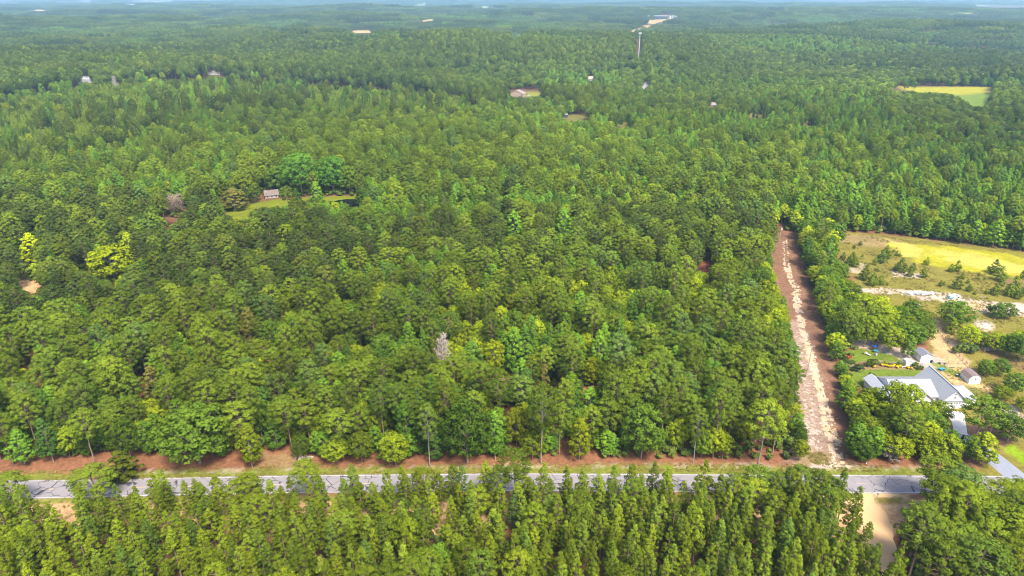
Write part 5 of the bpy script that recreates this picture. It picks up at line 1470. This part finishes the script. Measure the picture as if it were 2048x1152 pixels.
def cable(a, b, label):
    e = empty('power_line', ((a + b) / 2)[:]); o = (a + b) / 2
    for s in (-.6, .6):
        m = MB(); pts = []
        for i in range(21):
            t = i / 20; p = a.lerp(b, t); p.z -= 4 * t * (1 - t) * .018 * (b - a).length + .12; pts.append(tuple(p + Vector((s, 0, 0)) - o))
        m.path(pts, [.02] * 21, 4); m.build('wire', M['wire'], e)
    tag(e, label, 'power line')
cable(tA, tB, 'pair of thin wires slung between the two poles of the cleared strip')
def tower():
    b = P(1276, 128); h = height_at(b, 65)
    e = empty('cell_tower', b); m = MB(); m.tube((0, 0, -1), (0, 0, h), .85, .55, 12); m.build('mast', M['steel'], e)
    for k in range(3):
        a = k * 2.094 + .3; p = MB(); c = (math.cos(a) * 1.9, math.sin(a) * 1.9)
        p.box((c[0], c[1], h - 1.2), (2.4, .2, .2), rz=a + 1.57)
        for s in (-1.0, 0, 1.0): p.box((c[0] - math.sin(a) * s + math.cos(a) * .3, c[1] + math.cos(a) * s + math.sin(a) * .3, h - 1.2), (.45, .35, 2.6), rz=a)
        p.tube((0, 0, h - 1.2), (c[0], c[1], h - 1.2), .15, .15, 6); p.build('antenna_panel', M['white_paint'], e)
    m = MB(); m.tube((0, 0, h), (0, 0, h + 2), .12, .05, 6); m.build('lightning_rod', M['steel'], e)
    tag(e, 'white cell tower mast rising above the far forest', 'cell tower')
tower()

def fence(name, pts, sp_, h, rails, label, mat='fence_wood', r=.06):
    """posts every sp_ metres along ground points, with rails"""
    P0 = [P(*p)[:2] if not isinstance(p, Vector) else p for p in pts]
    e = empty(name, (P0[0][0], P0[0][1], 0)); ox, oy = P0[0]
    rl = MB(); tot = []
    for a, b in zip(P0[:-1], P0[1:]):
        l = math.hypot(b[0] - a[0], b[1] - a[1]); n = max(1, round(l / sp_))
        for i in range(n): tot.append((a[0] + (b[0] - a[0]) * i / n - ox, a[1] + (b[1] - a[1]) * i / n - oy))
    tot.append((P0[-1][0] - ox, P0[-1][1] - oy))
    for x, y in tot:
        m = MB(); m.box((x, y, h / 2 - .1), (r * 2, r * 2, h + .2)); m.build('post', M[mat], e)
    for a, b in zip(tot[:-1], tot[1:]):
        for k in rails: rl.tube((a[0], a[1] - r - .02, k * h), (b[0], b[1] - r - .02, k * h), .045, .045, 4)
    rl.build('rails', M[mat], e)
    tag(e, label, 'fence')
fence('field_fence', [(1862, 637), (1885, 672), (1905, 700), (1925, 722), (1952, 750)], 2.6, 1.35, (.35, .65, .95), 'long grey field fence running down from the broad dark oak', r=.07)
fence('rail_fence', [(1852, 641), (1868, 638)], 2.4, 1.2, (.4, .9), 'short rail fence at the top corner of the sandy field path')
fence('garden_fence', [(1720, 728), (1760, 727), (1809, 729)], 2.2, 1.25, (.35, .65, .95), 'brown rail fence along the play lawn above the flowers')
fence('garden_fence', [(1826, 733), (1841, 732)], 1.6, 1.1, (.35, .65, .95), 'short rail fence between the small shed and the garden gate')
fence('garden_gate', [(1842, 730), (1848, 741)], 1.2, 1.2, (.2, .4, .6, .8, .97), 'pale slatted garden gate standing open above the house roof', mat='grey_plastic')
fence('paddock_fence', [(1866, 727), (1896, 727), (1934, 729)], 2.6, 1.1, (.5, .95), 'low rail fence behind the tan sand ring')

for i, (cx, cy, s) in enumerate([(820, 895, .7), (870, 897, .6), (935, 915, .45), (990, 914, .6), (1025, 902, .6), (1100, 927, .5), (1142, 908, .65), (1308, 935, .6), (650, 915, .35), (1362, 948, .3)]):
    b = P(1680 + cx / 9.6, 640 + cy / 9.6); e = empty('flower_clump', b)
    r_ = random.Random(i)
    pf = [(r_.uniform(-s, s) * .7, r_.uniform(-s, s) * .5, .35 + r_.random() * .3, .35, .3) for _ in range(6)]
    V, Fq, tn = leaves(pf, 160, .22, .8, i); link('foliage', quads_mesh('foliage', V, Fq, M['shrub'], tn), e)
    pf = [(a, b_, c + .18, d, f) for a, b_, c, d, f in pf]
    V, Fq, tn = leaves(pf, 170, .26, .9, i + 50, shell=.9); link('flower_heads', quads_mesh('flower_heads', V, Fq, M['flower'], tn), e)
    tag(e, f'clump of yellow flowers in the border, {ordinal(i + 1)} planted along the garden fence', 'flowers', 'yellow flowers along the garden fence')
for i, (cx, cy) in enumerate([(770, 870), (890, 860), (950, 885), (1075, 880), (1110, 870), (1200, 890), (1400, 900), (1450, 880)]):
    b = P(1680 + cx / 9.6, 640 + cy / 9.6)
    plant('border_shrub', 'shrub', b, random.uniform(1.1, 1.6), random.uniform(1.3, 2.0), i, f'small dark shrub behind the yellow flowers, {ordinal(i + 1)} along the garden fence', 'shrub', 'shrubs of the flower border', 'oak' if i % 2 else None, wood=False)
plant('red_bush', 'shrub', P(1695, 722), 2.6, 2.6, 0, 'red-leaved bush at the corner of the play lawn', 'shrub', None, 'red_leaf', wood=False)
# play lawn things
def picnic(px, py, mat, label, rz=0.2):
    b = P(px, py); e = empty('picnic_table', b, rz)
    m = MB(); m.box((0, 0, .74), (1.8, .75, .06)); m.build('tabletop', mat, e)
    for s in (-1, 1):
        m = MB(); m.box((0, s * .68, .44), (1.8, .28, .05)); m.build('bench_seat', mat, e)
        m = MB(); m.tube((s * .65, -.75, 0), (s * .65, .25, .71), .04, .04, 5); m.tube((s * .65, .75, 0), (s * .65, -.25, .71), .04, .04, 5); m.build('leg', M['trim_grey'], e)
    tag(e, label, 'picnic table')
picnic(1751, 704, M['teal'], 'teal picnic table on the play lawn')
def lounger(px, py, rz, label):
    b = P(px, py); e = empty('garden_lounger', b, rz)
    m = MB(); m.box((0, 0, .38), (1.3, .7, .10)); m.build('seat', M['grey_plastic'], e)
    m = MB(); m.slab([(-.65, -.35, .45), (-.65, .35, .45), (-1.25, .35, .95), (-1.25, -.35, .95)], .08); m.build('backrest', M['grey_plastic'], e)
    for x in (-.55, .55):
        for y in (-.3, .3): m = MB(); m.box((x, y, .165), (.07, .07, .33)); m.build('leg', M['grey_plastic'], e)
    tag(e, label, 'lounger')
lounger(1731, 708, .3, 'pale lounger on the play lawn nearer the red bush'); lounger(1737.5, 711, -1.0, 'grey lounger beside the pale one on the play lawn')
def umbrella(px, py):
    b = P(px, py); e = empty('garden_parasol', b)
    m = MB(); m.tube((0, 0, 0), (0, 0, 2.2), .03, .03, 6); m.build('pole', M['trim_grey'], e)
    n = 8; v = [(0, 0, 2.35)] + [(1.1 * math.cos(i * math.pi / 4), 1.1 * math.sin(i * math.pi / 4), 1.95) for i in range(n)]
    v += [(0, 0, 2.30)] + [(a, c, d - .03) for a, c, d in v[1:]]
    m = MB(); m.add(v, [(0, 1 + i, 1 + (i + 1) % n) for i in range(n)] + [(n + 1, n + 2 + (i + 1) % n, n + 2 + i) for i in range(n)] + [(1 + i, n + 2 + i, n + 2 + (i + 1) % n, 1 + (i + 1) % n) for i in range(n)])
    m.build('canopy', M['blue_cloth'], e)
    m = MB(); m.tube((0, 0, 0), (0, 0, .1), .25, .22, 10); m.build('base', M['dark_plastic'], e)
    tag(e, 'small blue parasol at the edge of the play lawn', 'parasol')
umbrella(1748, 701)
def tub(px, py, r, h, mat, label, name='barrel', lid=True, cat='barrel'):
    b = P(px, py); e = empty(name, b)
    m = MB(); 
    for k in range(5):
        z0 = h * k / 5; z1 = h * (k + 1) / 5; f = lambda z: r * (.88 + .14 * math.sin(math.pi * z / h))
        m.tube((0, 0, z0), (0, 0, z1), f(z0), f(z1), 12, cap=k in (0, 4))
    m.build('body', mat, e)
    m = MB(); m.tube((0, 0, h + .002), (0, 0, h + .06), r * .93, r * .9, 12); m.build('lid' if lid else 'rim', M['trim_grey'], e)
    tag(e, label, cat)
tub(1862, 725, .45, 1.15, M['dark_plastic'], 'dark blue barrel at the front corner of the grey-roofed shed')
tub(1879, 727, .35, .6, M['dark_plastic'], 'small black tub on the sand between barrel and paddock fence', 'tub', cat='tub')
tub(1889, 728, .25, .45, M['dark_plastic'], 'smallest black tub, beside the paddock fence', 'tub', cat='tub')
tub(1913, 753, .4, .8, M['dark_plastic'], 'black tub between the house and the barn-shaped shed', 'tub', cat='tub')
tub(1770, 706, .4, .7, M['teal'], 'cyan bin under the leaning oak', 'bin', cat='bin')
tub(1752, 711, .35, .9, M['grey_plastic'], 'grey bin on the play lawn beside the picnic table', 'bin', cat='bin')
tub(1831, 728, .3, .8, M['dark_plastic'], 'dark bin against the windowed side of the grey-roofed shed', 'bin', cat='bin')
def pool(px, py):
    b = P(px, py); e = empty('water_trough', b, .3)
    m = MB(); m.box((0, 0, .3), (1.8, 1.0, .6)); m.build('basin', M['blue_cloth'], e)
    m = MB(); m.box((0, 0, .62), (1.9, 1.1, .04)); m.build('cover', M['teal'], e)
    tag(e, 'blue covered trough on the rough grass behind the house', 'trough')
pool(1883, 740)
def bench(px, py):
    b = P(px, py); e = empty('stone_bench', b)
    m = MB(); m.box((0, 0, .47), (1.5, .45, .09)); m.build('seat', M['concrete'], e)
    for s in (-.5, .5): m = MB(); m.box((s, 0, .21), (.15, .38, .42)); m.build('leg', M['concrete'], e)
    tag(e, 'pale stone bench in the flower border', 'bench')
bench(1807, 735)
def cone(px, py):
    b = P(px, py); e = empty('traffic_cone', b)
    m = MB(); m.box((0, 0, .03), (.5, .5, .06)); m.build('base', M['red_paint'], e)
    m = MB(); m.tube((0, 0, .06), (0, 0, .45), .22, .15, 12); m.tube((0, 0, .85), (0, 0, 1.15), .08, .04, 12); m.build('body', M['red_paint'], e)
    m = MB(); m.tube((0, 0, .45), (0, 0, .85), .155, .085, 12); m.build('reflective_band', M['white_paint'], e)
    tag(e, 'red and white marker cone at the edge of the road wood', 'cone')
cone(1732, 930)
def signpost(px, by, ty):
    b = P(px, by); h = height_at(b, ty); e = empty('road_sign', b, .15)
    m = MB(); m.tube((0, 0, -.2), (0, 0, h - .7), .07, .07, 6); m.build('post', M['steel'], e)
    m = MB(); n = 8; v = [(.5 * math.cos(math.pi / 8 + i * math.pi / 4), .0, h - .45 + .5 * math.sin(math.pi / 8 + i * math.pi / 4)) for i in range(n)]
    m.add([(a, .07, c) for a, _, c in v] + [(a, .10, c) for a, _, c in v], [tuple(range(n)), tuple(range(2 * n - 1, n - 1, -1))] + [(i, (i + 1) % n, n + (i + 1) % n, n + i) for i in range(n)])
    m.build('sign_plate', M['steel'], e)
    tag(e, 'back of an eight-sided road sign where the dirt lane meets the road', 'road sign')
signpost(1685, 992, 967)
def mailbox(px, py):
    b = P(px, py); e = empty('mailbox', b)
    m = MB(); m.tube((0, 0, -.2), (0, 0, 1.05), .06, .06, 6); m.build('post', M['fence_wood'], e)
    m = MB(); m.box((0, 0, 1.17), (.28, .55, .22)); m.tube((0, -.275, 1.28), (0, .275, 1.28), .14, .14, 10); m.build('box', M['trim_grey'], e)
    m = MB(); m.box((.16, .1, 1.38), (.02, .04, .2)); m.build('flag', M['red_paint'], e)
    tag(e, 'grey mailbox on a post beside the mouth of the dirt lane', 'mailbox')
mailbox(1754, 995)
def blind(px, py):
    b = P(px, py); e = empty('deer_blind', b)
    m = MB(); m.box((0, 0, 4.4), (3.0, 3.0, 3.2)); m.build('cabin', M['blue_wall'], e)
    m = MB(); m.box((0, 0, 6.2), (3.6, 3.6, .4)); m.build('roof', M['far_white'], e)
    for x in (-1.2, 1.2):
        for y in (-1.2, 1.2): m = MB(); m.tube((x, y, 0), (x, y, 2.8), .12, .12, 5); m.build('leg', M['pole_wood'], e)
    tag(e, 'dark hunting cabin on legs with a white roof in a small distant clearing', 'hut')
blind(1132, 240)
# scrap and rubble in the field
def scrap(name, cx, cy, wpx, hpx, n, mats, label, seed, s=1.0):
    b = P(cx, cy); e = empty(name, b); r_ = random.Random(seed)
    k = 6.0 * 210 / (b[1] * .919 + 47) if False else FPX / (b[1] * cp + CAM_H * sp)
    for mi, mt in enumerate(mats):
        m = MB()
        for i in range(n // len(mats)):
            x = r_.gauss(0, wpx / k / 3.6); y = r_.gauss(0, hpx / k / 2.4)
            w_, l_, h_ = r_.uniform(.2, 1.3) * s, r_.uniform(.1, .7) * s, r_.uniform(.05, .5) * s
            c = MB().box((0, 0, 0), (w_, l_, h_)); q = Matrix.Rotation(r_.uniform(0, 6.28), 3, 'Z') @ Matrix.Rotation(r_.uniform(-.6, .6), 3, 'X') @ Matrix.Rotation(r_.uniform(-.5, .5), 3, 'Y')
            m.add([tuple(q @ Vector(v) + Vector((x, y, r_.uniform(.1, .8) * math.exp(-(x * x) / 40)))) for v in c.v], c.f)
        m.build('scrap', M[mt], e)
    e['kind'] = 'stuff'; tag(e, label, 'scrap')
scrap('scrap_heap', 1838, 588, 42, 8, 220, ['debris', 'white_paint', 'grey_plastic'], 'long heap of pale scrap and broken sheets on the bare sand of the field', 1)
scrap('scrap_heap', 1738, 599, 18, 5, 60, ['debris', 'dark_plastic'], 'small dark and pale scrap heap at the field edge beside the oak belt', 2, .8)
scrap('scrap_heap', 1832, 610, 8, 3, 24, ['debris', 'white_paint'], 'few pale scraps between the dark oaks', 3, .7)
scrap('scrap_heap', 1902, 597, 10, 3, 24, ['white_paint', 'teal'], 'white and teal scraps behind the broad dark oak', 4, .9)
scrap('fallen_branches', 1975, 700, 30, 6, 40, ['dead_pink', 'dead_wood'], 'brushwood lying along the mauve bare ground of the lower field', 5, 1.0)
scrap('fallen_branches', 610, 918, 30, 5, 40, ['dead_wood', 'bark_grey'], 'pale sticks lying on the bare red road bank', 6, .9)

#@@WEEDS
def weeds():
    """small tufts on the field, verges, strip and bank"""
    r = np.random.default_rng(31)
    areas = [([(1672, 466), (1780, 474), (2060, 510), (2060, 745), (1950, 740), (1880, 660), (1760, 598), (1700, 540)], 5200, .55), ([(-100, 958), (600, 944), (1300, 936), (1860, 941), (1860, 945), (1300, 944), (600, 951), (-100, 968)], 2600, .3),
             ([(-100, 945), (600, 928), (1640, 926), (1880, 936), (1880, 940), (1300, 934), (600, 941), (-100, 955)], 1500, .34), ([(1545, 480), (1590, 470), (1700, 930), (1610, 932), (1600, 740)], 900, .4),
             ([(1600, 905), (1650, 905), (1660, 930), (1600, 932)], 260, .4), ([(-100, 1008), (600, 994), (1600, 990), (1600, 1060), (-100, 1080)], 1800, .45), ([(1870, 720), (2048, 760), (2048, 860), (1935, 800)], 900, .4)]
    Xs = []; S = []
    for poly, n, s in areas:
        W = np.array(GZ(poly)); lo = W.min(0); hi = W.max(0)
        q = r.uniform(lo, hi, (n * 3, 2)); q = q[inpoly(q[:, 0], q[:, 1], [tuple(p) for p in W])][:n]
        q = q[vnoise(q[:, 0], q[:, 1], 5, 6) > .4]
        yl = inpoly(q[:, 0], q[:, 1], GZ([(1778, 480), (1900, 492), (2060, 514), (2700, 598), (2700, 665), (2060, 558), (1900, 538), (1820, 527)])); q = q[~yl]
        lx = (q[:, 0] - np.interp(q[:, 1], [100, 135, 145], [86, 88, 90]))
        q = q[~((q[:, 1] < 143.5) & (lx > -4) & (lx < 12))]
        Xs.append(q); S.append(np.full(len(q), s) * r.uniform(.6, 1.5, len(q)))
    q = np.concatenate(Xs); s = np.concatenate(S)
    protos = []
    for v in range(4):
        pf = [(r.uniform(-.5, .5), r.uniform(-.5, .5), .25, .5, .45) for _ in range(4)]
        V, Fq, tn = leaves(pf, 60, .35, .35, v + 900); protos.append(quads_mesh('tuft', V, Fq, M['weed'], tn))
    rot = np.zeros((len(q), 3)); rot[:, 2] = r.uniform(0, 6.28, len(q))
    instancer('weeds', protos, np.stack([q[:, 0], q[:, 1], np.zeros(len(q))], 1), r.integers(0, 4, len(q)), np.stack([s, s, s], 1), rot, 'dry weeds and grass tufts over the field, verges and cleared strip', 'weeds')
M['weed'] = leafmat('weeds_dry', (.17, .17, .04), (.24, .20, .06), (.10, .14, .03), patch=15)
weeds()

def undergrowth():
    r = np.random.default_rng(41)
    protos = []
    for v in range(5):
        segs, pf, ls, asp, n = shape('shrub', v + 11)
        V, Fq, tn = leaves(pf, 260, .46, .75, v + 700); protos.append(quads_mesh('bush', V, Fq, M['shrub'], tn))
    s = 3.1
    g = np.meshgrid(np.arange(-420, 420, s), np.arange(100, 480, s))
    x = (g[0] + r.uniform(-1.4, 1.4, g[0].shape)).ravel(); y = (g[1] + r.uniform(-1.4, 1.4, g[1].shape)).ravel()
    px, py = proj(x, y, np.zeros(len(x))); k = (px > -200) & (px < 2250) & (np.abs(x) < y * .95); x = x[k]; y = y[k]; px = px[k]; py = py[k]
    south = y < 139
    h = r.uniform(1.2, 3.6, len(x)) * np.where(south, .7, 1); w_ = h * r.uniform(.9, 1.4, len(x))
    bad = blocked(x, y, 0 * x, h, w_)
    stand = south & (((px < 1690) & (y < 129 + 3 * vnoise(x, y, 9, 2))) | ((px > 1800) & (y < 132)))
    ok = (~bad & (y > 157.3 + (x < -60) * 2)) | stand
    ok &= vnoise(x, y, 14, 8) > .22
    x = x[ok]; y = y[ok]; h = h[ok]; w_ = w_[ok]
    # a denser hem of bushes along the wood's edge above the road bank
    rot = np.zeros((len(x), 3)); rot[:, 2] = r.uniform(0, 6.28, len(x))
    print('undergrowth', len(x))
    instancer('undergrowth', protos, np.stack([x, y, 0 * x], 1), r.integers(0, 5, len(x)), np.stack([w_ / 2.6, w_ / 2.6, h / 2.0], 1), rot, 'dark bushy undergrowth beneath the trees of the wood', 'undergrowth')
undergrowth()

#@@HAZE
def haze():
    m, t, N, L = newmat('haze_air')
    out = N.new('ShaderNodeOutputMaterial'); v = N.new('ShaderNodeVolumePrincipled')
    v.inputs['Color'].default_value = (.42, .70, 1.0, 1); v.inputs['Density'].default_value = HAZE_D
    v.inputs['Density Attribute'].default_value = ''; v.inputs['Anisotropy'].default_value = 0.2
    L.new(v.outputs[0], out.inputs['Volume'])
    mb = MB(); mb.box((0, 0, 30), (34000, 34000, 220))
    # bottom below the lowest ground, top above camera and every tree top
    o = mb.build('haze', m); o.display_type = 'WIRE'
    tag(o, 'pale summer haze over the whole forest', 'haze', kind='stuff')
HAZE_D = 1.1e-4
haze()
